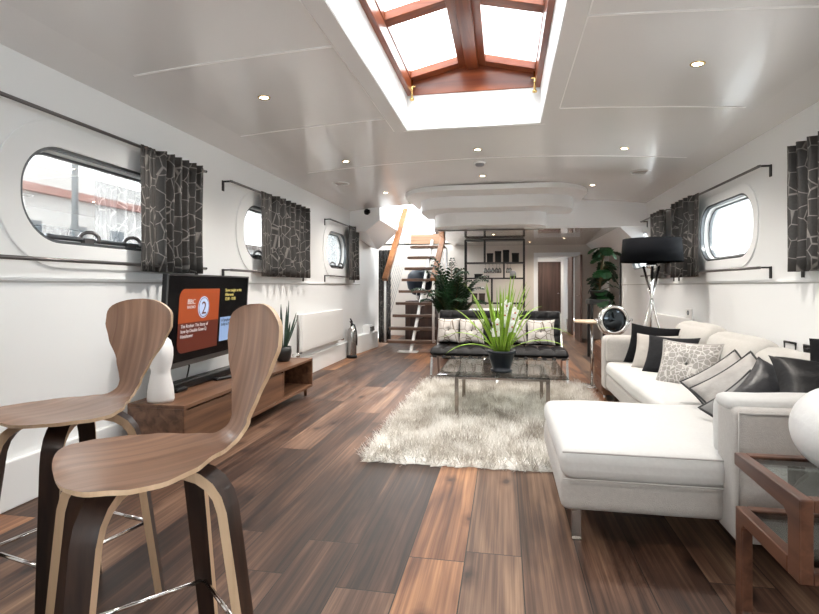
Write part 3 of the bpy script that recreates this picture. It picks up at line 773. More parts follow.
m = MB(); m.tube([(XR-.087, 6.19+.022*math.cos(t), .855+.022*math.sin(t)) for t in [2*PI*i/16 for i in range(16)]], .005, 6, closed=True); m.build('mark', 'text_dark', o)

o = thing('fire_extinguisher', (-2.41, 8.02, 0), 'polished steel fire extinguisher standing on the floor against the left wall', 'fire extinguisher')
ex = (-2.41, 8.02, 0)
m = MB(); m.lathe([(0,.03),(.065,.032),(.072,.06),(.072,.40),(.06,.46),(.03,.49),(.02,.52),(0,.52)], ex, 28); m.build('cylinder', 'extinguisher_steel', o)
m = MB(); m.lathe([(0,0),(.085,0),(.085,.035),(.07,.05),(0,.05)], ex, 28); m.build('base', 'black_plastic', o)
m = MB(); m.cbox((-2.41,8.02,.53),(.03,.05,.04)); bar(m, (-2.41,8.04,.55), (-2.41,7.93,.585), .02, .012); bar(m, (-2.41,8.04,.57), (-2.41,7.94,.63), .02, .01); m.build('valve_lever', 'black_plastic', o)
m = MB(); m.tube([(-2.41,8.05,.53),(-2.40,8.12,.52),(-2.37,8.13,.42),(-2.34,8.06,.30),(-2.335,8.03,.2)], .012, 8); m.build('hose', 'black_plastic', o)
o = thing('wall_socket', (-2.42, 9.3, .38), 'dark twin socket plate on the white casing in the far left corner', 'socket')
for ya in (9.12, 9.26):
    m = MB(); m.box((-2.40, ya, .33), (-2.375, ya+.08, .41)); m.build('plate', 'socket_steel', o)
m = MB(); m.box((XL, 9.10, .3), (-2.40, 9.36, .44)); m.build('back_box', 'trim_white', o)
for y, lab in ((4.27, 'dark open socket plate on the right wall above the sofa back, nearer the window'), (4.01, 'black switched socket with plug on the right wall above the sofa back, nearer the camera')):
    o = thing('wall_socket', (XR, y, .70), lab, 'socket')
    m = MB(); m.tube([(XR-.008, y-.075, .66), (XR-.008, y+.075, .66), (XR-.008, y+.075, .735), (XR-.008, y-.075, .735)], .009, 6, closed=True); m.build('frame', 'black_plastic', o)
    m = MB(); m.box((XR-.004, y-.07, .665), (XR, y+.07, .73)); m.build('plate', 'trim_white' if y > 4.1 else 'black_plastic', o)
    if y < 4.1:
        m = MB(); m.soft((XR-.03, y-.03, .70), (.05, .05, .05), .01); m.build('plug', 'black_plastic', o)
o = thing('security_camera', (-2.235, 8.29, 2.37), 'small black dome camera on the white casing at the ceiling corner', 'camera')
m = MB(); m.tube([(-2.235,8.30,2.37),(-2.235,8.285,2.37)], .05, 20); m.build('mount', 'black_plastic', o)
m = MB(); m.lathe([(.045,0),(.042,.02),(.03,.038),(.012,.046),(0,.047)], (0,0,0), 20, M=Matrix.Translation((-2.225,8.285,2.37)) @ Matrix.Rotation(R(90),4,'X')); m.cyl((-2.235,8.26,2.37),(-2.18,8.25,2.37),.03,16); m.build('dome', 'screen_black', o)

# ------------------------------------------------------------------ media unit with its things
SX0, SX1, SY0, SY1, SZ0, SZ1 = -2.42, -2.01, 3.00, 5.25, .085, .385
o = thing('media_unit', ((SX0+SX1)/2, (SY0+SY1)/2, 0), 'long low walnut media unit with drawers and one open bay, under the television', 'media unit')
T = .025
m = MB(); m.box((SX0,SY0,SZ1-T),(SX1,SY1,SZ1)); m.build('top', 'walnut_stand', o, bevel=.003)
m = MB(); m.box((SX0,SY0,SZ0),(SX1,SY1,SZ0+T)); m.box((SX0,SY0,SZ0+T),(SX1,SY0+T,SZ1-T)); m.box((SX0,SY1-T,SZ0+T),(SX1,SY1,SZ1-T)); m.box((SX0,SY0+T,SZ0+T),(SX0+.015,SY1-T,SZ1-T))
for y in (3.76, 4.52): m.box((SX0+.015,y-.012,SZ0+T),(SX1-.002,y+.012,SZ1-T))
m.build('carcass', 'walnut_stand', o, bevel=.002)
for y0, y1 in ((SY0+T+.003, 3.745), (3.775, 4.505)):
    m = MB(); m.box((SX1-.025, y0, SZ0+T+.003), (SX1-.004, y1, SZ1-T-.012)); m.build('drawer', 'walnut_stand', o, bevel=.002)
for x in (SX0+.05, SX1-.05):
    for y in (SY0+.08, SY1-.08):
        m = MB(); m.tube([(x,y,SZ0),(x,y,0)], [.02,.014], 10); m.build('leg', 'walnut_stand', o)

o = thing('television', (-2.30, 3.78, .6), 'black flat television on the left wall showing a radio station card', 'television')
TW, TH = 1.26, .66
bm_ = Matrix.Translation((-2.275, 3.75, .905)) @ Matrix.Rotation(R(3.5), 4, 'Z') @ Matrix.Rotation(R(3.5), 4, 'Y')
m = MB(); m.box((-.035,-TW/2,-TH/2),(.0,TW/2,TH/2), M=bm_); m.box((-.06,-TW/3,-TH/3),(-.035,TW/3,TH/4), M=bm_); m.build('housing', 'black_plastic', o, bevel=.004)
m = MB()
for a, b in (((0,-TW/2,-TH/2),(.006,TW/2,-TH/2+.036)), ((0,-TW/2,TH/2-.012),(.006,TW/2,TH/2)), ((0,-TW/2,-TH/2+.03),(.006,-TW/2+.012,TH/2-.012)), ((0,TW/2-.012,-TH/2+.03),(.006,TW/2,TH/2-.012))): m.box(a, b, M=bm_)
m.build('bezel', 'bezel_grey', o)
scr = MB(); scr.box((0,-TW/2+.012,-TH/2+.036),(.003,TW/2-.012,TH/2-.012), M=bm_); so = scr.build('screen', 'screen_black', o)
off = Matrix.Translation(-parent_origin(so))
B2 = Matrix(((0,0,1,0),(1,0,0,0),(0,1,0,0),(0,0,0,1)))   # text x -> y, y -> z, z -> x
def scard(poly, x, mat, name):
    m = MB(); m.prism(poly, .0015, M=bm_ @ Matrix.Translation((x,0,0)) @ B2); return m.build(name, mat, so)
def rcard(x0, x1, y0, y1, rads, n=6):
    pts = []
    for (cx, cy, a0, r) in ((x1,y1,0,rads[0]),(x0,y1,90,rads[1]),(x0,y0,180,rads[2]),(x1,y0,270,rads[3])):
        sx = -1 if cx == x1 else 1; sy = -1 if cy == y1 else 1
        if r == 0: pts.append((cx, cy)); continue
        for i in range(n+1):
            a = R(a0+90*i/n); pts.append((cx+sx*r+r*math.cos(a), cy+sy*r+r*math.sin(a)))
    return pts
scard(rcard(-.475,.10,-.02,.225,(0,.07,0,0)), .003, 'orange_card', 'orange_card')
scard(rcard(-.475,.10,-.235,-.02,(0,0,.07,0)), .003, 'maroon_card', 'maroon_card')
scard(rcard(.135,.545,-.205,-.01,(0,0,0,.0)), .003, 'blue_card', 'blue_card')
scard([(-.14+.082*math.cos(2*PI*i/32), .085+.082*math.sin(2*PI*i/32)) for i in range(32)], .0046, 'logo_blue', 'logo_disc')
scard([(-.14+.068*math.cos(2*PI*i/32), .085+.068*math.sin(2*PI*i/32)) for i in range(32)], .0062, 'logo_blue', 'logo_disc')
m = MB(); m.tube([(.0065,-.14+.072*math.cos(2*PI*i/32), .085+.072*math.sin(2*PI*i/32)) for i in range(32)], .0025, 6, closed=True, M=bm_); m.build('logo_ring', 'maroon_card', so)
def stext(txt, y, z, size, mat, xs=1., al='LEFT'):
    M = off @ bm_ @ Matrix.Translation((.008, y, z)) @ B2
    text_mesh(txt, size, M, mat, 'screen_text', so, align=al, xs=xs)
stext('2', -.14, .035, .135, 'maroon_card', 1.1, 'CENTER')
stext('BBC', -.375, .115, .050, 'text_white', 1.2); stext('RADIO', -.375, .082, .030, 'text_white', 1.2)
stext('The Rocker: The Story of\nhow by Double Gone Q\nHotshower', -.445, -.055, .036, 'text_white')
stext('Show tonight on the\nAfternoon\n12:00 - 17:00', .19, .20, .036, 'text_yellow')
stext('A Symphonies and\ntoday at NBC Local', .15, -.045, .034, 'text_dark')
m = MB(); m.box((XL+.004, 3.62, .85), (-2.36, 3.94, 1.0)); m.build('wall_bracket', 'steel_dark', o)
m = MB(); m.tube([(-2.36,3.56,.62),(-2.37,3.60,.54),(-2.42,3.66,.48),(-2.46,3.70,.42)], .006, 6); m.build('cable', 'black_plastic', o)
o = thing('soundbar', (-2.38, 3.85, .385), 'long black soundbar lying on the media unit under the television', 'soundbar')
m = MB(); m.soft((-2.365, 3.88, .42), (.09, 1.12, .06), .015); m.build('body', 'black_plastic', o)
m = MB(); m.soft((-2.32, 3.40, .40), (.06, .13, .03), .01); m.build('end_foot', 'black_plastic', o)
o = thing('remote_control', (-2.27, 3.92, .385), 'black remote control lying on the media unit beside the soundbar', 'remote control', rz=R(70))
m = MB(); m.soft((0,0,.011), (.18, .05, .02), .008); m.build('body', 'black_plastic', o, world=False)
m = MB()
for i in range(5):
    for j in (-1, 1): m.cbox((-.06+.025*i, j*.01, .0215), (.012, .009, .003))
m.build('buttons', 'bezel_grey', o, world=False)
o = thing('remote_control', (-2.22, 4.02, .385), 'second black remote control, the one nearer the front edge of the media unit', 'remote control', rz=R(50))
m = MB(); m.soft((0,0,.009), (.14, .045, .018), .007); m.build('body', 'black_plastic', o, world=False)
# white sculpture on the near end
o = thing('head_sculpture', (-2.25, 3.10, .385), 'white plaster abstract head sculpture at the near end of the media unit', 'sculpture')
m = MB()
prof = [(.085,.07,0),(.09,.075,.02),(.082,.07,.10),(.066,.055,.17),(.06,.052,.20),(.072,.066,.25),(.078,.075,.30),(.075,.078,.35),(.060,.070,.40),(.032,.04,.43),(.001,.001,.44)]
n_ = 28; vs = []
for (a, b, z) in prof:
    for j in range(n_):
        t_ = 2*PI*j/n_; rr = 1+.10*math.exp(-((t_-PI*1.75)/.35)**2)*(1 if .22 < z < .38 else .2)
        vs.append((-2.25+a*rr*math.cos(t_), 3.10+b*rr*math.sin(t_), .385+z))
fs = [(i*n_+j, i*n_+(j+1)%n_, (i+1)*n_+(j+1)%n_, (i+1)*n_+j) for i in range(len(prof)-1) for j in range(n_)] + [tuple(range(n_-1,-1,-1))]
m.add(vs, fs, 0, True); m.build('bust', 'plaster_white', o)

def blade(m, base, az, lean, length, width, droop, n=9, mi=0, fold=.25, twist=0):
    """one long leaf from base, leaning outwards and drooping under its weight"""
    p = Vector(base); d_ = Vector((math.cos(az)*math.sin(lean), math.sin(az)*math.sin(lean), math.cos(lean)))
    side = Vector((-math.sin(az+twist), math.cos(az+twist), 0)); vs = []; st_ = length/n
    for i in range(n+1):
        t_ = i/n; w = width*(.55+.9*t_)*(1-t_**2.6) if t_ < 1 else 0
        up_ = side.cross(d_).normalized()
        vs += [p-side*w/2+up_*w*fold, p.copy(), p+side*w/2+up_*w*fold]
        d_ = (d_+Vector((0,0,-1))*droop*st_*(t_+.25)*4).normalized(); p = p+d_*st_
    fs = []
    for i in range(n):
        a = i*3; fs += [(a,a+1,a+4,a+3),(a+1,a+2,a+5,a+4)]
    m.add(vs, fs, mi, True)

o = thing('potted_snake_plant', (-2.22, 4.98, .385), 'spiky dark leaved plant in a black pot at the far end of the media unit', 'plant')
pc = (-2.22, 4.98, .385)
m = MB(); m.lathe([(0,0),(.055,0),(.072,.03),(.082,.10),(.078,.15),(.07,.15),(.07,.13),(0,.13)], pc, 26); m.build('pot', 'pot_black', o)
m = MB(); rnd = random.Random(3)
for i, (az, ln, L_) in enumerate([(2.4,.10,.46),(.3,.35,.36),(1.6,.16,.44),(1.2,.42,.40),(-1.9,.22,.36),(3.4,.5,.26),(.9,.08,.50),(-.5,.3,.3),(4.3,.42,.3)]):
    blade(m, (pc[0]+.02*math.cos(az), pc[1]+.02*math.sin(az), pc[2]+.12), az, ln, L_, .030, .02, fold=.35)
add_solid(m.build('foliage', 'leaf_snake', o), .003)

# ------------------------------------------------------------------ bar stools
def stool(loc, fdir, label):
    ang = math.atan2(fdir[1], fdir[0])
    o = thing('bar_stool', loc, label, 'bar stool', 'walnut plywood bar stools', rz=ang)
    # local: +x forward, z up
    cl = []; 
    H_ = .72
    def centre(s_):  # s_ 0 front edge .. 1 top of the back
        if s_ < .45:
            t_ = s_/.45; x = .195-.355*t_; z = H_ - .010*math.sin(PI*t_) - .012*max(0, (.2-t_)/.2)**2
        elif s_ < .62:
            t_ = (s_-.45)/.17; a = t_*R(76); r_ = .085
            x = -.160-r_*math.sin(a); z = H_+r_*(1-math.cos(a))
        else:
            t_ = (s_-.62)/.38; x0 = -.160-.085*math.sin(R(76)); z0 = H_+.085*(1-math.cos(R(76)))
            x = x0-.055*t_-.012*math.sin(PI*t_); z = z0+.315*t_
        return x, z
    def halfw(s_):
        if s_ < .07: return .215*math.sqrt(max(0, 1-((.07-s_)/.07)**2))**.9*.94
        key = [(.07,.205),(.14,.228),(.22,.224),(.32,.185),(.42,.110),(.50,.062),(.56,.050),(.62,.056),(.70,.090),(.80,.150),(.87,.180),(.92,.178)]
        if s_ > .92: return .178*math.sqrt(max(0, 1-((s_-.92)/.08)**2))
        for (a, wa), (b, wb) in zip(key[:-1], key[1:]):
            if a <= s_ <= b:
                t_ = (s_-a)/(b-a); t_ = t_*t_*(3-2*t_)*.5+t_*.5; return wa+(wb-wa)*t_
        return .178
    nS, nW = 64, 14; th = .011
    S = []
    for i in range(nS+1):
        u = i/nS
        S.append(u)
    # refine the ends
    S = sorted(set([0,.002,.006,.012,.02,.03,.042,.055]+[.07+.85*i/52 for i in range(53)]+[.935,.95,.963,.975,.985,.992,.997,1]))
    top = []; bot = []
    for s_ in S:
        x, z = centre(s_); x2, z2 = centre(min(1, s_+.004)); x1, z1 = centre(max(0, s_-.004))
        tx, tz = x2-x1, z2-z1; l_ = math.hypot(tx, tz) or 1; nx, nz = tz/l_, -tx/l_   # normal to the sheet
        nx, nz = (nx, nz) if nz > 0 or nx > 0 else (-nx, -nz)
        hw = halfw(s_)
        rt = []; rb = []
        for j in range(nW+1):
            v = -1+2*j/nW
            cup = (.020 if s_ > .62 else .012)*(v*v)*min(1, hw/.15)
            px, pz = x+nx*cup, z+nz*cup
            rt.append((px+nx*th/2, v*hw, pz+nz*th/2)); rb.append((px-nx*th/2, v*hw, pz-nz*th/2))
        top.append(rt); bot.append(rb)
    m = MB(); k = nW+1; vs = [p for r_ in top for p in r_]+[p for r_ in bot for p in r_]; B_ = len(S)*k; fs = []; es = []
    for i in range(len(S)-1):
        for j in range(nW):
            a = i*k+j
            fs.append((a,a+1,a+k+1,a+k)); fs.append((B_+a,B_+a+k,B_+a+k+1,B_+a+1))
    m.add(vs, fs, 0, True)
    for sd_ in (0, B_):
        for i, s_ in enumerate(S):
            for j in range(k): m.uv[sd_+i*k+j] = (s_*1.0, halfw(s_)*(-1+2*j/nW))
    for i in range(len(S)-1):
        for j in (0, nW):
            a = i*k+j; q = (a,a+k,B_+a+k,B_+a); es.append(q if j == 0 else q[::-1])
    for i in (0, len(S)-1):
        for j in range(nW): a = i*k+j; es.append((a,B_+a,B_+a+1,a+1))
    m.add(vs, es, 1, False)
    shell = m.build('seat_shell', ['stool_ply', 'ply_edge'], o, world=False)
    # bent plywood legs
    def leg(sx, sy):
        m = MB(); top_ = Vector((sx*.045, sy*.055, H_-.022)); kn = Vector((sx*.142, sy*.125, H_-.024)); foot = Vector((sx*.205+(-.015 if sx < 0 else .0), sy*.178, 0))
        P_ = []
        d0 = (kn-top_); 
        for i in range(14):
            t_ = i/13; 
            # quadratic bend then straight shank
            if t_ < .4:
                q = t_/.4; a = top_.lerp(kn, q); b = kn.lerp(kn.lerp(foot, .16), q); P_.append(a.lerp(b, q))
            else:
                q = (t_-.4)/.6; P_.append(kn.lerp(foot, .16+.84*q))
        out = Vector((sx*.62, sy*.78, 0)).normalized(); sd = Vector((-out.y, out.x, 0)); vs = []; 
        for i, p in enumerate(P_):
            t_ = i/13; tg = (P_[min(i+1,13)]-P_[max(i-1,0)]).normalized(); nn = sd.cross(tg).normalized()
            w = .032-.010*t_; d_ = .014-.002*t_
            vs += [p-sd*w-nn*d_, p+sd*w-nn*d_, p+sd*w+nn*d_, p-sd*w+nn*d_]
        fa = []; fb = []
        for i in range(13):
            a = i*4; fa += [(a,a+1,a+5,a+4),(a+2,a+3,a+7,a+6)]; fb += [(a+1,a+2,a+6,a+5),(a+3,a,a+4,a+7)]
        fa += [(3,2,1,0),(52,53,54,55)]
        m.add(vs, fa, 0, True); m.add(vs, fb, 1, True)
        m.build('leg', ['stool_leg_dark', 'ply_edge'], o, world=False)
    for sx in (1, -1):
        for sy in (1, -1): leg(sx, sy)
    m = MB(); m.lathe([(0,-.018),(.07,-.018),(.075,-.008),(.075,0),(0,0)], (-.0,0,H_-.016), 20); m.build('seat_mount', 'stool_leg_dark', o, world=False)
    m = MB(); z = .28; q = [(.173,.152),(-.185,.152),(-.185,-.152),(.173,-.152)]
    for i in range(4): a, b = q[i], q[(i+1)%4]; m.cyl((a[0],a[1],z), (b[0],b[1],z), .0065, 10)
    m.build('footrest', 'chrome', o, world=False)
    return o
stool((-.88, 1.165, 0), (-.65, -.76), 'walnut plywood bar stool in front, its whole seat in view')
stool((-1.49, 1.57, 0), (-.22, -.975), 'walnut plywood bar stool nearer the left wall, partly cut by the bar counter')

# bar counter at the left edge
o = thing('bar_counter', (-1.45, .5, 0), 'bar counter with dark rounded wooden top and rough grey base at the left edge', 'bar counter')
m = MB(); m.prism([(-1.95,.1),(-.99,.1)]+[(-1.05+.06*math.cos(R(a)), .84+.06*math.sin(R(a))) for a in range(0,91,15)]+[(-1.95,.9)], .04, M=Matrix.Translation((0,0,1.072))); m.build('worktop', 'counter_wood', o, bevel=.008)
m = MB(); m.box((-1.93,.12,0),(-1.002,.875,1.072)); m.build('base', 'column_grey', o, bevel=.004)

# ------------------------------------------------------------------ rug
o = MB()
RX0, RX1, RY0, RY1 = -.915, .86, 3.30, 6.12
rnd = random.Random(5)
def rfn(u, v):
    x = RX0+(RX1-RX0)*u; y = RY0+(RY1-RY0)*v
    e = min(u*(RX1-RX0), (1-u)*(RX1-RX0), v*(RY1-RY0), (1-v)*(RY1-RY0))
    j = noise.noise(Vector((x*22, y*22, 1)))*.035
    z = .004+.026*min(1, e/.03)
    return (x+j*(1 if e < .02 else 0), y+j*(1 if e < .02 else 0), z+.004*noise.noise(Vector((x*14, y*14, 0))) if e > .001 else .002)
o.grid(rfn, 60, 90, uv=lambda u, v: (u, v))
rug = o.build('shag_rug', 'rug_shag'); tag(rug, 'cream and taupe shag rug under the glass coffee table', 'rug')
ps = rug.modifiers.new('pile', 'PARTICLE_SYSTEM'); pset = ps.particle_system.settings
pset.type = 'HAIR'; pset.count = 42000; pset.hair_length = .018; pset.hair_step = 3
pset.use_advanced_hair = True; pset.normal_factor = .013; pset.factor_random = .012; pset.tangent_factor = 0
pset.brownian_factor = .008; pset.root_radius = .35; pset.tip_radius = .12; pset.radius_scale = .008
pset.child_type = 'NONE'; pset.render_step = 3; pset.emit_from = 'FACE'; pset.use_modifier_stack = False
pset.material_slot = 'rug_shag'; pset.distribution = 'RAND'; pset.length_random = .35

# ------------------------------------------------------------------ coffee table and plant
o = thing('coffee_table', (-.03, 4.85, 0), 'square glass coffee table on chrome legs standing on the shag rug', 'coffee table')
m = MB(); m.soft((-.03, 4.87, .402), (1.06, 1.12, .014), .005); m.build('glass_top', 'table_glass', o)
m = MB()
CT = [(-.40,4.38),(.345,4.38),(.345,5.16),(-.40,5.16)]
for i in range(4):
    a, b = CT[i], CT[(i+1)%4]; bar(m, (a[0],a[1],.382), (b[0],b[1],.382), .03, .024)
m.build('frame', 'chrome_warm', o)
for a, b in CT:
    m = MB(); m.box((a-.016,b-.016,.03),(a+.016,b+.016,.394)); m.build('leg', 'chrome_warm', o, bevel=.002)
o = thing('potted_cymbidium', (-.03, 4.55, .41), 'tall bright green orchid plant in a dark pot on the coffee table', 'plant')
pc = (-.03, 4.58, .41)
m = MB(); m.lathe([(0,0),(.09,0),(.095,.02),(.075,.022),(.085,.05),(.115,.16),(.125,.165),(.125,.185),(.112,.185),(.108,.165),(0,.165)], pc, 32); m.build('pot', 'pot_navy', o)
m = MB(); m.lathe([(0,.172),(.107,.168),(.107,.160)], pc, 24); m.build('soil', 'soil', o)
m = MB(); rnd = random.Random(21)
for i in range(46):
    az = i*2.399+rnd.uniform(-.3,.3); k_ = i/46
    lean = .04+.62*k_*rnd.uniform(.6,1.1)
    L_ = rnd.uniform(.42,.72)*(1-.12*k_)
    if math.sin(az) < -.3 and lean > .4: lean *= .8
    blade(m, (pc[0]+.045*math.cos(az)*(.3+k_), pc[1]+.045*math.sin(az)*(.3+k_), pc[2]+.16), az, lean, L_, rnd.uniform(.020,.030), rnd.uniform(.2,.7)*(.4+k_), n=12, fold=.3)
for az, ln, L_, dr in ((.15,.75,.60,.8), (.0,1.0,.5,.7), (3.0,.85,.52,.8), (2.8,.45,.50,.15), (.35,.35,.5,.35), (3.4,1.05,.46,.9)):
    blade(m, (pc[0], pc[1], pc[2]+.16), az, ln, L_*1.15, .026, dr, n=12)
add_solid(m.build('foliage', 'leaf_bright', o), .0012)
m = MB()
for sx, hh in ((.05,.40),(.085,.30),(-.035,.26)): m.tube([(pc[0]+sx*.2,pc[1]-.01,pc[2]+.16),(pc[0]+sx*.7,pc[1]-.03,pc[2]+.16+hh*.5),(pc[0]+sx,pc[1]-.05,pc[2]+.16+hh)], .004, 6)
m.build('flower_stem', 'leaf_bright', o)
def flower(m, c, az, el, s_):
    Mx = Matrix.Translation(c) @ Matrix.Rotation(az, 4, 'Z') @ Matrix.Rotation(el, 4, 'X')
    for k in range(5):
        a = k*2*PI/5+.3; ca, sa = math.cos(a), math.sin(a)
        def fn(u, v):
            r_ = u*s_; w = s_*.42*math.sin(PI*min(1, u*.9+.08))**.8*(v-.5)*2
            return (r_*ca-w*sa, -.25*s_*u*(1-u)-.1*s_*abs(v-.5), r_*sa+w*ca)
        m.grid(fn, 4, 4, M=Mx)
m = MB(); mc = MB()
for dx, dz, az, el in ((.045,.41,.2,0),(.10,.30,-.3,.1),(.03,.33,.4,-.1),(.07,.36,0,0),(.055,.27,.2,.2),(-.035,.25,.5,0),(-.045,.19,.3,0),(.09,.23,-.2,0),(.115,.35,-.5,.1)):
    c_ = (pc[0]+dx, pc[1]-.07, pc[2]+.16+dz); flower(m, c_, az, el, .055)
    mc.lathe([(0,-.006),(.008,-.004),(.009,.004),(0,.007)], (c_[0], c_[1]-.008, c_[2]), 8)
add_solid(m.build('flowers', 'petal_white', o), .001); mc.build('flower_centres', 'petal_core', o)

# ------------------------------------------------------------------ black tufted settee
o = thing('tufted_settee', (-.07, 6.35, 0), 'black tufted leather settee with chrome legs beyond the coffee table', 'sofa')
def tufted(m, x0, x1, d0, d1, nx, ny, thick, M, puff=.028):
    """button-seamed cushion lying in local xy"""
    W_, D_ = x1-x0, d1-d0
    def hh(u, v):
        a = abs(math.sin(PI*u*nx)); b = abs(math.sin(PI*v*ny)); e = min(1, min(u, 1-u)*W_/.03, min(v, 1-v)*D_/.03)
        return (thick/2+puff*(min(a, b)**.45))*math.sqrt(max(0, 1-(1-e)**2)) 
    m.grid(lambda u, v: (x0+W_*u, d0+D_*v, hh(u, v)), nx*8, ny*8, M=M)
    m.grid(lambda u, v: (x1-W_*u, d0+D_*v, -hh(u, v)*.55), nx*8, ny*8, M=M)
SZ = .40
m = MB(); tufted(m, -.86, .70, 5.98, 6.60, 10, 4, .075, Matrix.Translation((0,0,SZ-.03)) @ Matrix.Rotation(R(-2),4,'X') @ Matrix.Translation((0,0,.22*0))); 
# keep seat level with the frame
se = m.build('seat_cushion', 'leather_black', o)
se.location.z += .215
bm2 = Matrix.Translation((0, 6.56, .42)) @ Matrix.Rotation(R(72), 4, 'X')
for a, b in ((-.83, -.085), (-.075, .67)):
    m = MB(); tufted(m, a, b, 0, .44, 5, 4, .07, bm2); m.build('back_cushion', 'leather_black', o)
m = MB()
bar(m, (-.86, 6.0, .335), (.70, 6.0, .335), .03, .014); bar(m, (-.86, 6.58, .335), (.70, 6.58, .335), .03, .014)
bar(m, (-.84, 6.76, .80), (.68, 6.76, .80), .03, .014)
m.build('frame', 'chrome_warm', o)
m = MB()
for i in range(15):
    x = -.80+1.44*i/14; m.box((x-.022, 5.985, .325), (x+.022, 6.6, .333)); m.box((x-.022,5.978,.322),(x+.022,5.986,.348))
m.build('straps', 'leather_strap', o)
for x in (-.84, -.085, .68):
    m = MB()
    q = [(x, 6.0, .33), (x, 5.99, .22), (x, 6.03, .10), (x, 6.10, .005)] if False else [(x, 6.02, .345), (x, 6.00, .25), (x, 5.97, .12), (x, 5.95, .006)]
    for a, b in zip(q[:-1], q[1:]): bar(m, a, b, .024, .014)
    m.build('leg', 'chrome', o)
    m = MB(); q = [(x, 6.78, .80), (x, 6.68, .55), (x, 6.55, .34), (x, 6.62, .16), (x, 6.70, .006)]
    for a, b in zip(q[:-1], q[1:]): bar(m, a, b, .024, .014)
    m.build('leg', 'chrome', o)

# ------------------------------------------------------------------ pillows
def pillow(loc, size, T_, rot, mat, label, name='throw_pillow', pipe=None, button=None, group=None, pinch=.10, seam=None, cat='cushion', seed=1, tuft=False):
    o = thing(name, loc, label, cat, group)
    o.rotation_euler = rot
    m = MB(); w, h = size; n = 22
    def P(u, v, sg):
        a, b = 2*u-1, 2*v-1
        # concave outline with pointed corners
        x = w/2*a*(1-pinch*(1-b*b)); z = h/2*b*(1-pinch*(1-a*a))
        t_ = T_/2*(max(0, (1-a*a))*max(0, (1-b*b)))**.42
        if tuft: t_ *= 1-.62*math.exp(-(a*a+b*b)/.035); t_ *= 1-.06*math.cos(math.atan2(b, a)*8)*min(1, (a*a+b*b)*3)*(1-max(abs(a),abs(b)))
        t_ += T_*.06*noise.noise(Vector((a*2.2+seed, b*2.2, sg)))*(1-a*a)*(1-b*b)
        return (x, sg*t_, z)
    m.grid(lambda u, v: P(u, v, -1), n, n, uv=lambda u, v: (u*w*2, v*h*2))
    m.grid(lambda u, v: P(1-u, v, 1), n, n, uv=lambda u, v: (u*w*2, v*h*2))
    me = m.build('cover', mat, o, world=False)
    if pipe:
        pts = [P(i/24, 0, 0) for i in range(24)] + [P(1, i/24, 0) for i in range(24)] + [P(1-i/24, 1, 0) for i in range(24)] + [P(0, 1-i/24, 0) for i in range(24)]
        m = MB(); m.tube([(p[0], 0, p[2]) for p in pts], .007, 6, closed=True); m.build('piping', pipe, o, world=False)
    if button:
        m = MB(); m.lathe([(0,-.006),(.012,-.004),(.013,.004),(0,.008)], (0,0,0), 14, M=Matrix.Translation((0,-T_/2*.40,0)) @ Matrix.Rotation(R(90),4,'X')); m.build('button', button, o, world=False)
    return o
# on the settee
for i, (x, w, y, lab) in enumerate([(-.69, .27, 6.44, 'cream sketch patterned cushion at the left end of the black settee'), (-.40, .31, 6.38, 'cream sketch patterned buttoned cushion on the left half of the settee, overlapping its neighbour'),
                     (.13, .27, 6.44, 'cream sketch patterned cushion on the right half of the settee behind the orchid leaves'), (.42, .33, 6.38, 'cream sketch patterned buttoned cushion at the right of the settee, fully visible')]):
    pillow((x, y, .60), (w, .31), .12, (R(-16), 0, 0), 'sketch_pillow', lab, button='piping_black', group='cream cushions on the black settee', seed=i*3, tuft=True)

# ------------------------------------------------------------------ sectional sofa
o = thing('sectional_sofa', (1.3, 3.7, 0), 'light grey L-shaped sectional sofa with chaise along the right wall', 'sofa')
FB = .175
m = MB(); m.soft((.60+.37, 2.86, .245), (1.46, 1.02, .15), .035); m.soft((1.435, 4.2, .245), (.99, 2.0, .15), .035, k=10); m.build('base', 'sofa_fabric', o)
m = MB(); m.soft((.87, 2.86, .372), (1.26, 1.06, .135), .05, (0,.0,.018), k=12, wob=.006); m.build('chaise_cushion', 'chaise_fabric', o)
m = MB(); m.soft((1.225, 4.28, .372), (.59, 1.76, .13), .045, (0,0,.018), k=12, wob=.006); m.build('seat_cushion', 'chaise_fabric', o)
m = MB(); m.soft((1.395, 2.32, .405), (1.02, .20, .53), .03, (0,.01,0), k=8, wob=.003); m.build('arm', 'sofa_fabric', o)
m = MB(); m.soft((1.395, 2.36, .665), (1.02, .17, .05), .03, (0,.0,.01), k=8, wob=.006); m.soft((1.36,2.46,.545), (.93,.10,.27), .045, (0,.02,0), k=8, wob=.006); m.build('arm_pad', 'chaise_fabric', o)
m = MB(); m.soft((1.44, 5.30, .41), (1.02, .22, .52), .05, (0,.01,.01), k=8, wob=.003); m.soft((1.30,5.17,.55),(.72,.12,.26),.05,(0,.02,0),k=8,wob=.004); m.build('arm', 'sofa_fabric', o)
m = MB(); m.soft((1.80, 3.78, .42), (.26, 3.15, .58), .05, k=12, wob=.003); m.build('backrest', 'sofa_fabric', o)
for i, (yc, L_) in enumerate([(4.80, .78), (4.02, .78), (3.28, .74), (2.70, .42)]):
    Mx = Matrix.Translation((1.62, yc, (.625, .595, .565, .52)[i])) @ Matrix.Rotation(R(12), 4, 'Y')
    m = MB(); m.soft((0,0,0), (.22, L_*.985, .40), .09, (.035,0,.02), k=10, M=Mx, wob=.012); m.build('back_cushion', 'sofa_cushion', o)
for (x, y) in ((.32, 2.47), (.32, 3.28), (1.02, 5.10), (1.85, 5.2), (1.8, 2.4)):
    m = MB(); m.box((x-.02, y-.006, .0), (x+.02, y+.006, .19)); m.box((x-.02, y-.02, .0), (x+.02, y+.02, .006)); m.build('leg', 'chrome_warm', o)
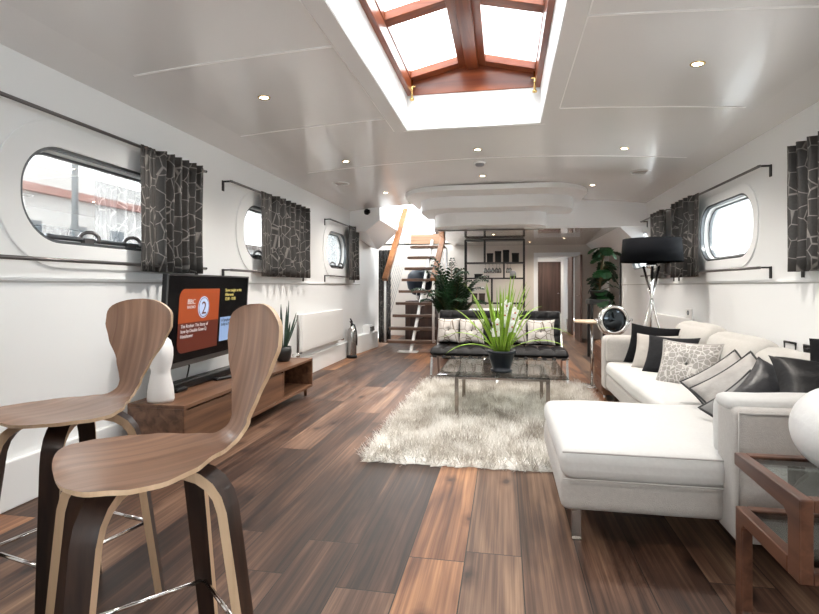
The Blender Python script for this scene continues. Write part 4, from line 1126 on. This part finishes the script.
m = MB(); m.tube([(.87-.625,2.335,.432),(.87+.60,2.335,.432)], .004, 6); m.tube([(.87-.625,2.335,.315),(.87+.60,2.335,.315)], .004, 6)
m.tube([(.895,2.219,.18),(.895,2.219,.655),(1.86,2.219,.655)], .005, 6); m.build('piping', 'piping_grey', o)

G = 'throw pillows heaped on the grey sectional sofa'
def PL_(x, y, z, s_, T_, az, lean, mat, lab, **k):
    # az: direction the face looks (0 = towards -y), lean backwards
    return pillow((x, y, z), s_, T_, (R(-lean), k.pop('roll', 0), R(az)), mat, lab, group=G, **k)
PL_(1.30, 4.98, .615, (.44, .38), .13, -32, 22, 'pillow_black', 'plain black cushion against the far arm of the grey sofa', seed=2, roll=R(4))
PL_(1.26, 4.74, .585, (.36, .33), .12, -34, 26, 'pillow_beige', 'beige cushion squeezed between the black one and the charcoal one', seed=4)
PL_(1.31, 4.50, .59, (.40, .34), .12, -36, 28, 'pillow_charcoal', 'dark charcoal cushion just behind the buttoned floral cushion', seed=5)
PL_(1.30, 4.06, .575, (.41, .37), .14, -38, 28, 'flower_pillow', 'pale grey floral cushion with a sunken centre button', button='piping_black', pipe='piping_grey', seed=6, tuft=True)
PL_(1.27, 3.30, .56, (.36, .36), .11, -66, 46, 'pillow_silver', 'silver crumpled cushion with black piping leaning in the sofa middle', pipe='piping_black', seed=7, roll=R(35))
PL_(1.27, 3.10, .56, (.38, .38), .11, -66, 44, 'pillow_silver', 'silver cushion with black piping next to the dark satin cushion', pipe='piping_black', seed=8, roll=R(35))
PL_(1.22, 2.86, .53, (.34, .34), .11, -55, 50, 'pillow_smoke', 'smoke grey cushion tucked behind the near sofa arm', seed=9, pipe='piping_black', roll=R(28))
PL_(1.34, 2.88, .59, (.36, .34), .13, -30, 48, 'pillow_greysatin', 'shiny dark grey satin cushion left of the black satin ones', seed=10, roll=R(30))
PL_(1.50, 2.66, .64, (.54, .42), .18, -12, 52, 'pillow_satin', 'black satin buttoned cushion resting over the near sofa arm', button='chrome', seed=11, roll=R(8), tuft=True)
PL_(1.72, 2.86, .72, (.56, .46), .18, -50, 36, 'pillow_black', 'large black cushion at the near right corner of the sofa', seed=12, roll=R(-8))

# ------------------------------------------------------------------ zigzag side table, vase
o = thing('zigzag_side_table', (1.07, 1.8, 0), 'two-tier walnut side table with glass shelves and zigzag frame by the sofa arm', 'side table')
yf, yn, zt_, zm = 1.975, 1.565, .575, .395
def sideframe(x0):
    m = MB(); w = .05
    def q(pts): 
        k = len(pts)
        m.add([(x0, a, b) for a, b in pts] + [(x0+.035, a, b) for a, b in pts], [tuple(range(k)), tuple(range(2*k-1,k-1,-1))] + [(i, k+i, k+(i+1) % k, (i+1) % k) for i in range(k)])
    q([(yn, zt_), (yf, zt_), (yf, zt_-.042), (yn+.085, zt_-.055), (yn+.065, zt_-.075), (yn+.065, zm-.05), (yn, zm-.05)])
    q([(yn+.065, zm), (yf-.01, zm), (yf-.01, .0), (yn+.02, .0), (yn+.02, .045), (yf-.075, .045), (yf-.06, .06), (yf-.06, zm-.06), (yf-.075, zm-.045), (yn+.065, zm-.05)])
    return m
for x0 in (.78, 1.32):
    sideframe(x0).build('side_frame', 'walnut_table', o, bevel=.004)
for (ya, yb, za, zb) in ((yf-.035,yf,zt_-.035,zt_),(yn,yn+.035,zt_-.035,zt_),(yf-.045,yf-.01,zm-.035,zm),(yn,yn+.035,zm-.05,zm-.015),(yf-.045,yf-.01,0,.035),(yn+.02,yn+.055,0,.035)):
    m = MB(); m.box((.815, ya, za), (1.32, yb, zb)); m.build('cross_rail', 'walnut_table', o, bevel=.003)
m = MB(); m.box((.815, yn+.035, zt_-.014), (1.32, yf-.035, zt_-.006)); m.build('glass_shelf', 'table_glass', o)
m = MB(); m.box((.815, yn+.065, zm-.014), (1.32, yf-.045, zm-.006)); m.build('glass_shelf', 'table_glass', o)
o = thing('round_vase', (1.055, 1.83, zt_), 'white matt globe vase on the walnut side table, cut by the photo edge', 'vase')
m = MB(); m.lathe([(0,0),(.055,0)] + [(.158*math.cos(R(a))**.92, .13+.14*math.sin(R(a))) for a in range(-64, 74, 6)] + [(.042,.285),(.042,.30),(.052,.315),(.045,.315),(.035,.30),(.035,.27),(0,.26)], (1.055,1.83,zt_-.0055), 56); m.build('body', 'vase_white', o)

# ------------------------------------------------------------------ floor lamp, chest, disc lamp
o = thing('tripod_floor_lamp', (1.52, 5.85, 0), 'chrome tripod floor lamp with a wide black drum shade behind the sofa', 'floor lamp')
lc = (1.52, 5.85)
m = MB(); r_ = .285
m.lathe([(r_+.02,1.40),(r_,1.645),(r_-.006,1.645),(r_+.014,1.40),(r_+.02,1.40)], (lc[0],lc[1],0), 48); m.build('lamp_shade', 'shade_black', o)
m = MB(); m.lathe([(0,1.635),(r_-.006,1.635),(r_-.006,1.64),(0,1.64)], (lc[0],lc[1],0), 40); m.build('shade_top', 'shade_black', o)
m = MB(); m.cyl((lc[0],lc[1],1.30),(lc[0],lc[1],1.64),.012,10); m.lathe([(0,1.33),(.05,1.34),(.055,1.38),(.03,1.40),(0,1.40)], (lc[0],lc[1],0), 20)
m.build('lamp_holder', 'chrome', o)
for k in range(3):
    a = R(80+120*k); m = MB(); m.tube([(lc[0]-.09*math.cos(a), lc[1]-.09*math.sin(a), 1.36), (lc[0]+.27*math.cos(a), lc[1]+.27*math.sin(a), 0)], .013, 10); m.build('leg', 'chrome', o)

o = thing('bedside_chest', (1.12, 5.72, 0), 'small walnut chest of drawers at the far end of the sofa', 'chest of drawers')
m = MB(); m.box((.965, 5.47, .06), (1.26, 5.95, .55)); m.box((.975,5.49,.55),(1.25,5.93,.562)); m.build('body', 'walnut_stand', o, bevel=.004)
for z in (.09, .245, .40):
    d_ = MB(); d_.box((.955, 5.49, z), (.966, 5.93, z+.135)); dd = d_.build('drawer', 'walnut_table', o, bevel=.002)
    m = MB(); m.box((.945, 5.68, z+.06), (.956, 5.76, z+.072)); m.build('handle', 'chrome', dd)
for (x, y) in ((.985,5.49),(1.24,5.49),(.985,5.93),(1.24,5.93)):
    m = MB(); m.tube([(x,y,.06),(x,y,0)], [.016,.012], 8); m.build('leg', 'chrome', o)
o = thing('round_tray_table', (1.05, 6.25, 0), 'pale wooden round table top on a slim chrome pedestal beyond the chest', 'side table')
m = MB(); m.lathe([(0,.728),(.19,.728),(.20,.736),(.20,.75),(.195,.755),(0,.755)], (.98,6.25,0), 40); m.build('table_top', 'pale_wood', o)
m = MB(); m.cyl((.98,6.25,.02),(.98,6.25,.728),.014,12); m.lathe([(0,0),(.15,0),(.15,.01),(.03,.022),(0,.022)], (.98,6.25,0), 28); m.build('pedestal', 'chrome', o)
o = thing('disc_lamp', (1.13, 5.72, .562), 'round chrome framed spotlight lamp on a yoke stand on the walnut chest', 'lamp')
c_ = Vector((1.10, 5.66, .80)); Mx = Matrix.Translation(c_) @ Matrix.Rotation(R(12), 4, 'Z') @ Matrix.Rotation(R(90), 4, 'X')
m = MB(); m.lathe([(.118,-.05),(.150,-.045),(.156,0),(.150,.03),(.130,.035),(.118,.02),(.118,-.05)], (0,0,0), 40, M=Mx); m.build('outer_ring', 'chrome', o)
m = MB(); m.lathe([(0,-.045),(.10,-.04),(.116,-.01),(.116,.012),(.10,.02),(.06,.035),(0,.042)], (0,0,0), 40, M=Mx); m.build('lens', 'mirror_dark', o)
m = MB(); m.tube([c_+Vector((.165*math.cos(t_), .035*math.cos(t_), .165*math.sin(t_))) for t_ in [R(180+180*i/16) for i in range(17)]], .008, 8); 
m.cyl(c_+Vector((-.18,-.02,0)), c_+Vector((-.15,0,0)), .014, 10); m.cyl(c_+Vector((.15,.0,0)), c_+Vector((.185,.02,0)), .014, 10)
m.cyl((1.10,5.66,.60),(1.10,5.66,.64),.012,10); m.lathe([(0,0),(.08,0),(.08,.012),(.02,.03),(.014,.05),(0,.05)], (1.10,5.66,.562), 24); m.build('yoke_stand', 'chrome', o)

# ------------------------------------------------------------------ far plants, rack
o = thing('potted_palm', (-.84, 8.3, 0), 'dark green palm in a pot behind the left end of the black settee', 'plant')
pc = (-.84, 8.3, 0)
m = MB(); m.lathe([(0,0),(.15,0),(.19,.32),(.20,.34),(.18,.34),(.17,.30),(0,.30)], pc, 28); m.build('pot', 'pot_black', o)
m = MB(); ms = MB(); rnd = random.Random(8)
for i in range(26):
    az = i*2.4+rnd.uniform(-.3,.3); lean = rnd.uniform(.06,.42); L_ = rnd.uniform(.8,1.38)
    p = Vector((pc[0], pc[1], .3)); d_ = Vector((math.cos(az)*math.sin(lean), math.sin(az)*math.sin(lean), math.cos(lean))); P_ = [p.copy()]
    n_ = 24
    for k in range(n_):
        t_ = k/n_; d_ = (d_+Vector((0,0,-1))*.13*t_*t_*1.9).normalized(); p = p+d_*L_/n_; P_.append(p.copy())
        if k >= 6:
            side = Vector((-math.sin(az), math.cos(az), 0)); ll = .21*math.sin(PI*min(1, (k-5)/(n_-4)*.8+.2))
            for sg in (-1, 1):
                dd = (d_*.75+side*sg*.75+Vector((0,0,-.12))).normalized(); e = p+dd*ll; q = dd.cross(Vector((0,0,1))).normalized()*.028
                mid = p.lerp(e, .5)+Vector((0,0,.01))
                m.add([p, mid+q, e+Vector((0,0,-.04)), mid-q], [(0,1,2,3)], 0, True)
    ms.tube(P_, [.006*(1-.6*k/n_) for k in range(n_+1)], 5)
add_solid(m.build('foliage', 'leaf_palm', o), .0015); ms.build('stems', 'stem_brown', o)

o = thing('potted_monstera', (1.58, 8.7, 0), 'tall dark green broad leaved plant on a black stand in the far right corner', 'plant')
m = MB(); m.box((1.30, 8.5, .86), (1.62, 8.9, .94)); m.box((1.32,8.52,0),(1.36,8.56,.86)); m.box((1.56,8.52,0),(1.60,8.56,.86)); m.box((1.32,8.84,0),(1.36,8.88,.86)); m.box((1.56,8.84,0),(1.60,8.88,.86)); m.build('plant_stand', 'pot_black', o, bevel=.004)
m = MB(); m.lathe([(0,0),(.10,0),(.14,.12),(.15,.14),(.13,.14),(0,.12)], (1.47,8.7,.94), 24); m.build('pot', 'pot_black', o)
m = MB(); ms = MB(); rnd = random.Random(12)
ms.tube([(1.48,8.7,1.05),(1.50,8.7,1.35),(1.56,8.7,1.75)], .018, 8)
def mleaf(m, base, az, tilt, s_):
    Mx = Matrix.Translation(base) @ Matrix.Rotation(az, 4, 'Z') @ Matrix.Rotation(tilt, 4, 'Y')
    out = []
    n_ = 28
    for i in range(n_+1):
        t_ = i/n_*2*PI; r_ = s_*(.55+.30*abs(math.cos(t_/2))**.6)*(1 if i % 2 == 0 else .80 if 4 < i < n_-4 else .96)
        x = s_*.42-r_*math.cos(t_)*.95; y = r_*math.sin(t_)*.80
        out.append((x, y, -.18*s_*(x/s_)**2+.18*abs(y)))
    m.add([(s_*.3,0,.02)]+out, [(0, i+1, i+2) for i in range(n_)], 0, False, Mx)
for i in range(44):
    z = rnd.uniform(.92, 1.76); az = rnd.uniform(0, 2*PI); d_ = rnd.uniform(.04, .15)
    b_ = Vector((1.52+.04*(z-1.0)+d_*math.cos(az), 8.7+d_*math.sin(az), z)); mleaf(m, b_, az, rnd.uniform(.1, .9), rnd.uniform(.12, .19))
    ms.tube([(1.50,8.7,z-.06), tuple(b_)], .005, 5)
add_solid(m.build('foliage', 'leaf_monstera', o), .002); ms.build('stems', 'stem_brown', o)

o = thing('display_rack', (-.2, 10.15, 0), 'tall open black framed display rack behind the settee', 'shelf rack')
m = MB(); W_ = .032
def rb(m, x0, z0, x1, z1):
    m.box((min(x0,x1)-W_/2, 10.0, min(z0,z1)-W_/2), (max(x0,x1)+W_/2, 10.28, max(z0,z1)+W_/2))
def rp(m, x, z0, z1):
    for y in (10.0, 10.25): m.box((x-W_/2, y, z0), (x+W_/2, y+.03, z1))
for x in (-.75, .355): rp(m, x, 0, 2.03)
rp(m, -.385, 1.60, 2.03); rp(m, -.02, 1.30, 1.60); rp(m, -.25, .82, 1.30); rp(m, .05, .40, .82)
m.build('frame', 'frame_black', o)
for z in (2.03, 1.59, 1.295, .82, .40):
    m = MB(); m.box((-.75, 10.0, z-.014), (.355, 10.28, z+.014)); m.build('shelf', 'frame_black', o)
it = [(-.285,.115,.175,1.604,'book_black','black box standing leftmost on the upper shelf of the rack'), (-.13,.115,.215,1.604,'book_black','taller black box, second from the left on the upper rack shelf'),
      (.02,.115,.235,1.604,'book_black','tallest black box, third along the upper rack shelf'), (.195,.13,.175,1.604,'book_black','black box at the right end of the upper rack shelf'),
      (-.50,.16,.075,1.309,'book_black','low black box lying on the left of the middle rack shelf'),
      (-.58,.10,.175,.834,'box_brown','dark brown box on the lower left rack shelf, left one of two'), (-.435,.11,.175,.834,'box_brown','dark brown box on the lower left rack shelf, right one of two')]
for x, w, h, z, mt, lab in it:
    t_ = thing('storage_box', (x, 10.14, z), lab, 'box', 'dark boxes on the display rack')
    m = MB(); m.box((x-w/2, 10.08, z), (x+w/2, 10.20, z+h*.8)); m.build('box_body', mt, t_, bevel=.004)
    m = MB(); m.box((x-w/2-.004, 10.076, z+h*.8), (x+w/2+.004, 10.204, z+h)); m.build('lid', mt, t_, bevel=.004)
t_ = thing('domed_jar', (.15, 10.14, 1.309), 'grey dome topped jar on the right of the middle rack shelf', 'jar')
m = MB(); m.lathe([(0,0),(.06,0),(.062,.03),(0,.03)], (.15,10.14,1.309), 24); m.build('base', 'book_black', t_)
m = MB(); m.lathe([(.06,.03),(.062,.08),(.05,.115),(.03,.13),(0,.135)], (.15,10.14,1.309), 24); m.build('dome', 'grey_box', t_)
gl = []
for i, x in enumerate((-.37,-.30,-.23,-.16,-.10,.05,.10)):
    t_ = thing('wine_glass', (x, 10.13, 1.40), 'clear stemmed glass hanging upside down below the upper shelf of the rack', 'glass', 'glasses hanging under the rack shelf')
    m = MB(); m.lathe([(.03,.172),(.03,.170),(.004,.165),(.004,.10),(.02,.085),(.036,.05),(.033,0),(.031,0),(.034,.05),(.018,.082),(0,.09)], (x,10.13,1.402), 16); m.build('bowl_and_stem', 'drink_glass', t_)
# round table behind the settee
o = thing('dining_table', (-.25, 8.95, 0), 'white topped round table seen between the palm and the rack, behind the settee', 'table')
m = MB(); m.lathe([(0,.72),(.46,.72),(.48,.735),(.48,.75),(0,.755)], (-.25,8.95,0), 48); m.build('table_top', 'trim_white', o)
m = MB(); m.lathe([(0,0),(.25,0),(.25,.02),(.05,.05),(.04,.70),(.12,.72),(0,.72)], (-.25,8.95,0), 32); m.build('pedestal', 'dark_door', o)
# tall mirror far right
o = thing('wall_mirror', (2.04, 10.6, 1.3), 'tall pale mirror in a dark frame on the far right wall behind the plant', 'mirror')
m = MB(); m.box((XR-.03, 9.9, .75), (XR-.012, 10.9, 1.85)); m.build('frame', 'frame_black', o, bevel=.003)
m = MB(); m.box((XR-.034, 9.95, .80), (XR-.03, 10.85, 1.80)); m.build('glass', 'chrome', o)

# ------------------------------------------------------------------ outside the port-holes
m = MB(); m.box((-60, -30, -1.6), (-3.2, 60, -1.5)); struct(m, 'ground', 'ext_ground')
def house(name, x0, x1, y0, y1, z1, mat, wins, lab, cat='building', roof=None):
    o = thing(name, ((x0+x1)/2, (y0+y1)/2, -1.5), lab, cat)
    m = MB(); m.box((x0,y0,-1.5),(x1,y1,z1)); m.build('walls', mat, o)
    if roof:
        m = MB(); m.box((x0-.3,y0-.3,z1),(x1+.3,y1+.3,z1+.35)); m.build('roof', roof, o)
    for (ya, yb, za, zb) in wins:
        f = MB(); f.box((x1, ya-.08, za-.08), (x1+.03, yb+.08, zb+.08)); ff = f.build('window', 'ext_white', o)
        g = MB(); g.box((x1+.03, ya, za), (x1+.04, yb, zb)); g.build('pane', 'ext_window', ff)
house('white_building', -26, -20, 14, 27.5, 5.2, 'ext_white', [(16,17,3,4),(18.5,19.5,3,4),(21,22,3,4),(23.5,24.5,3,4),(16,17,.5,1.6),(18.5,19.5,.5,1.6),(21,22,.5,1.6)], 'white building with rows of windows seen through the left portholes', roof='ext_pink')
house('pale_apartment', -34, -28, 26, 52, 8.5, 'ext_white', [(28+3*i,29.4+3*i,z,z+1.4) for i in range(7) for z in (1.5,4.5)], 'tall pale apartment block with balconies behind the white building')
house('brick_boundary_wall', -14.6, -14, 9.5, 30, 1.05, 'ext_pink', [], 'low reddish brick boundary wall across the quay', cat='wall')
house('rust_red_shed', -15.5, -14.8, 10.5, 13.8, 1.9, 'ext_roof', [], 'rust coloured shed standing by the boundary wall', cat='shed')
house('quay_office', -27, -21, 33, 52, 4.2, 'ext_white', [(34+2.5*i,35.2+2.5*i,1.2,2.6) for i in range(7)], 'long white quay building with a brown roof', roof='ext_roof')
for x, y, lab in ((-10.5, 11.2, 'pale grey lamp post seen through the nearest left porthole'), (-10, 27, 'pale grey lamp post seen through the middle left porthole')):
    m = MB(); m.tube([(x,y,-1.5),(x,y,5.5),(x+.3,y,5.8),(x+.9,y,5.85)], [.09,.07,.05,.05], 10); tag(m.build('lamp_post', 'ext_pole'), lab, 'lamp post')
for i, (x, y, r_) in enumerate(((-13.2, 12.2, .55), (-13.2, 14.0, .4), (-13, 17, .5))):
    m = MB(); rnd = random.Random(i)
    for k in range(170):
        a = rnd.uniform(0, 2*PI); e = rnd.uniform(-.4, 1.4); rr = r_*rnd.uniform(.55, 1); c_ = Vector((x+rr*math.cos(a)*math.cos(e), y+rr*math.sin(a)*math.cos(e), .4+rr*math.sin(e)*1.3))
        u = Vector((rnd.uniform(-1,1), rnd.uniform(-1,1), rnd.uniform(-1,1))).normalized()*.10; w = u.cross(Vector((rnd.random(), rnd.random(), 1))).normalized()*.08
        m.add([c_-u, c_+w, c_+u, c_-w], [(0,1,2,3)])
    t_ = thing('quay_shrub', (x, y, -1.5), ['leafy green shrub by the rust coloured shed', 'small green shrub before the boundary wall', 'green shrub farther along the boundary wall'][i], 'shrub')
    m.build('foliage', 'ext_green', t_); m = MB(); m.tube([(x,y,-1.5),(x,y,.6)], [.06,.03], 8); m.build('trunk', 'stem_brown', t_)

# ------------------------------------------------------------------ light
w = bpy.data.worlds.new('sky'); sc.world = w; w.use_nodes = True
bg = w.node_tree.nodes['Background']; bg.inputs[0].default_value = (.93, .97, 1.0, 1); bg.inputs[1].default_value = 6.0
sun = bpy.data.lights.new('sun', 'SUN'); sun.energy = 4.0; sun.angle = R(8); sun.color = (1, .97, .92)
so_ = bpy.data.objects.new('sun', sun); C.objects.link(so_); so_.rotation_euler = (R(28), R(22), 0)
def portal(x, y, z, sx, sy, rot):
    l_ = plamp('sky_portal', x, y, z, sx, sy, 1, rot=rot); l_.data.cycles.is_portal = True
portal(RX, (HY0+HY1)/2, 3.2, 1.3, 3.0, (0,0,0))
portal(-.2, YB-.2, 1.6, 3.0, 1.0, (R(90), 0, 0))
for p in PL: portal(XL-.2, p[0], p[1], .62, p[2], (0, R(-90), 0))
for p in PR: portal(XR+.2, p[0], p[1], .62, p[2], (0, R(90), 0))

# ------------------------------------------------------------------ camera
cam = bpy.data.cameras.new('camera'); co = bpy.data.objects.new('camera', cam); C.objects.link(co)
co.location = (0, 0, 1.15)
co.rotation_euler = (R(90), 0, math.atan(95.5/520))
cam.sensor_width = 36; cam.sensor_fit = 'HORIZONTAL'; cam.lens = 520/819*36
cam.shift_x = 0; cam.shift_y = -21/819
cam.clip_start = .02; cam.clip_end = 300
sc.camera = co

sc.view_settings.view_transform = 'Standard'; sc.view_settings.look = 'None'; sc.view_settings.gamma = 1; sc.view_settings.use_curve_mapping = False
sc.view_settings.exposure = .92
cy_ = sc.cycles
cy_.use_denoising = True
try: cy_.denoiser = 'OPENIMAGEDENOISE'
except Exception: pass
cy_.max_bounces = 12; cy_.diffuse_bounces = 7; cy_.glossy_bounces = 4; cy_.transparent_max_bounces = 16
cy_.caustics_reflective = False; cy_.caustics_refractive = False; cy_.sample_clamp_indirect = 8; cy_.blur_glossy = 1.0
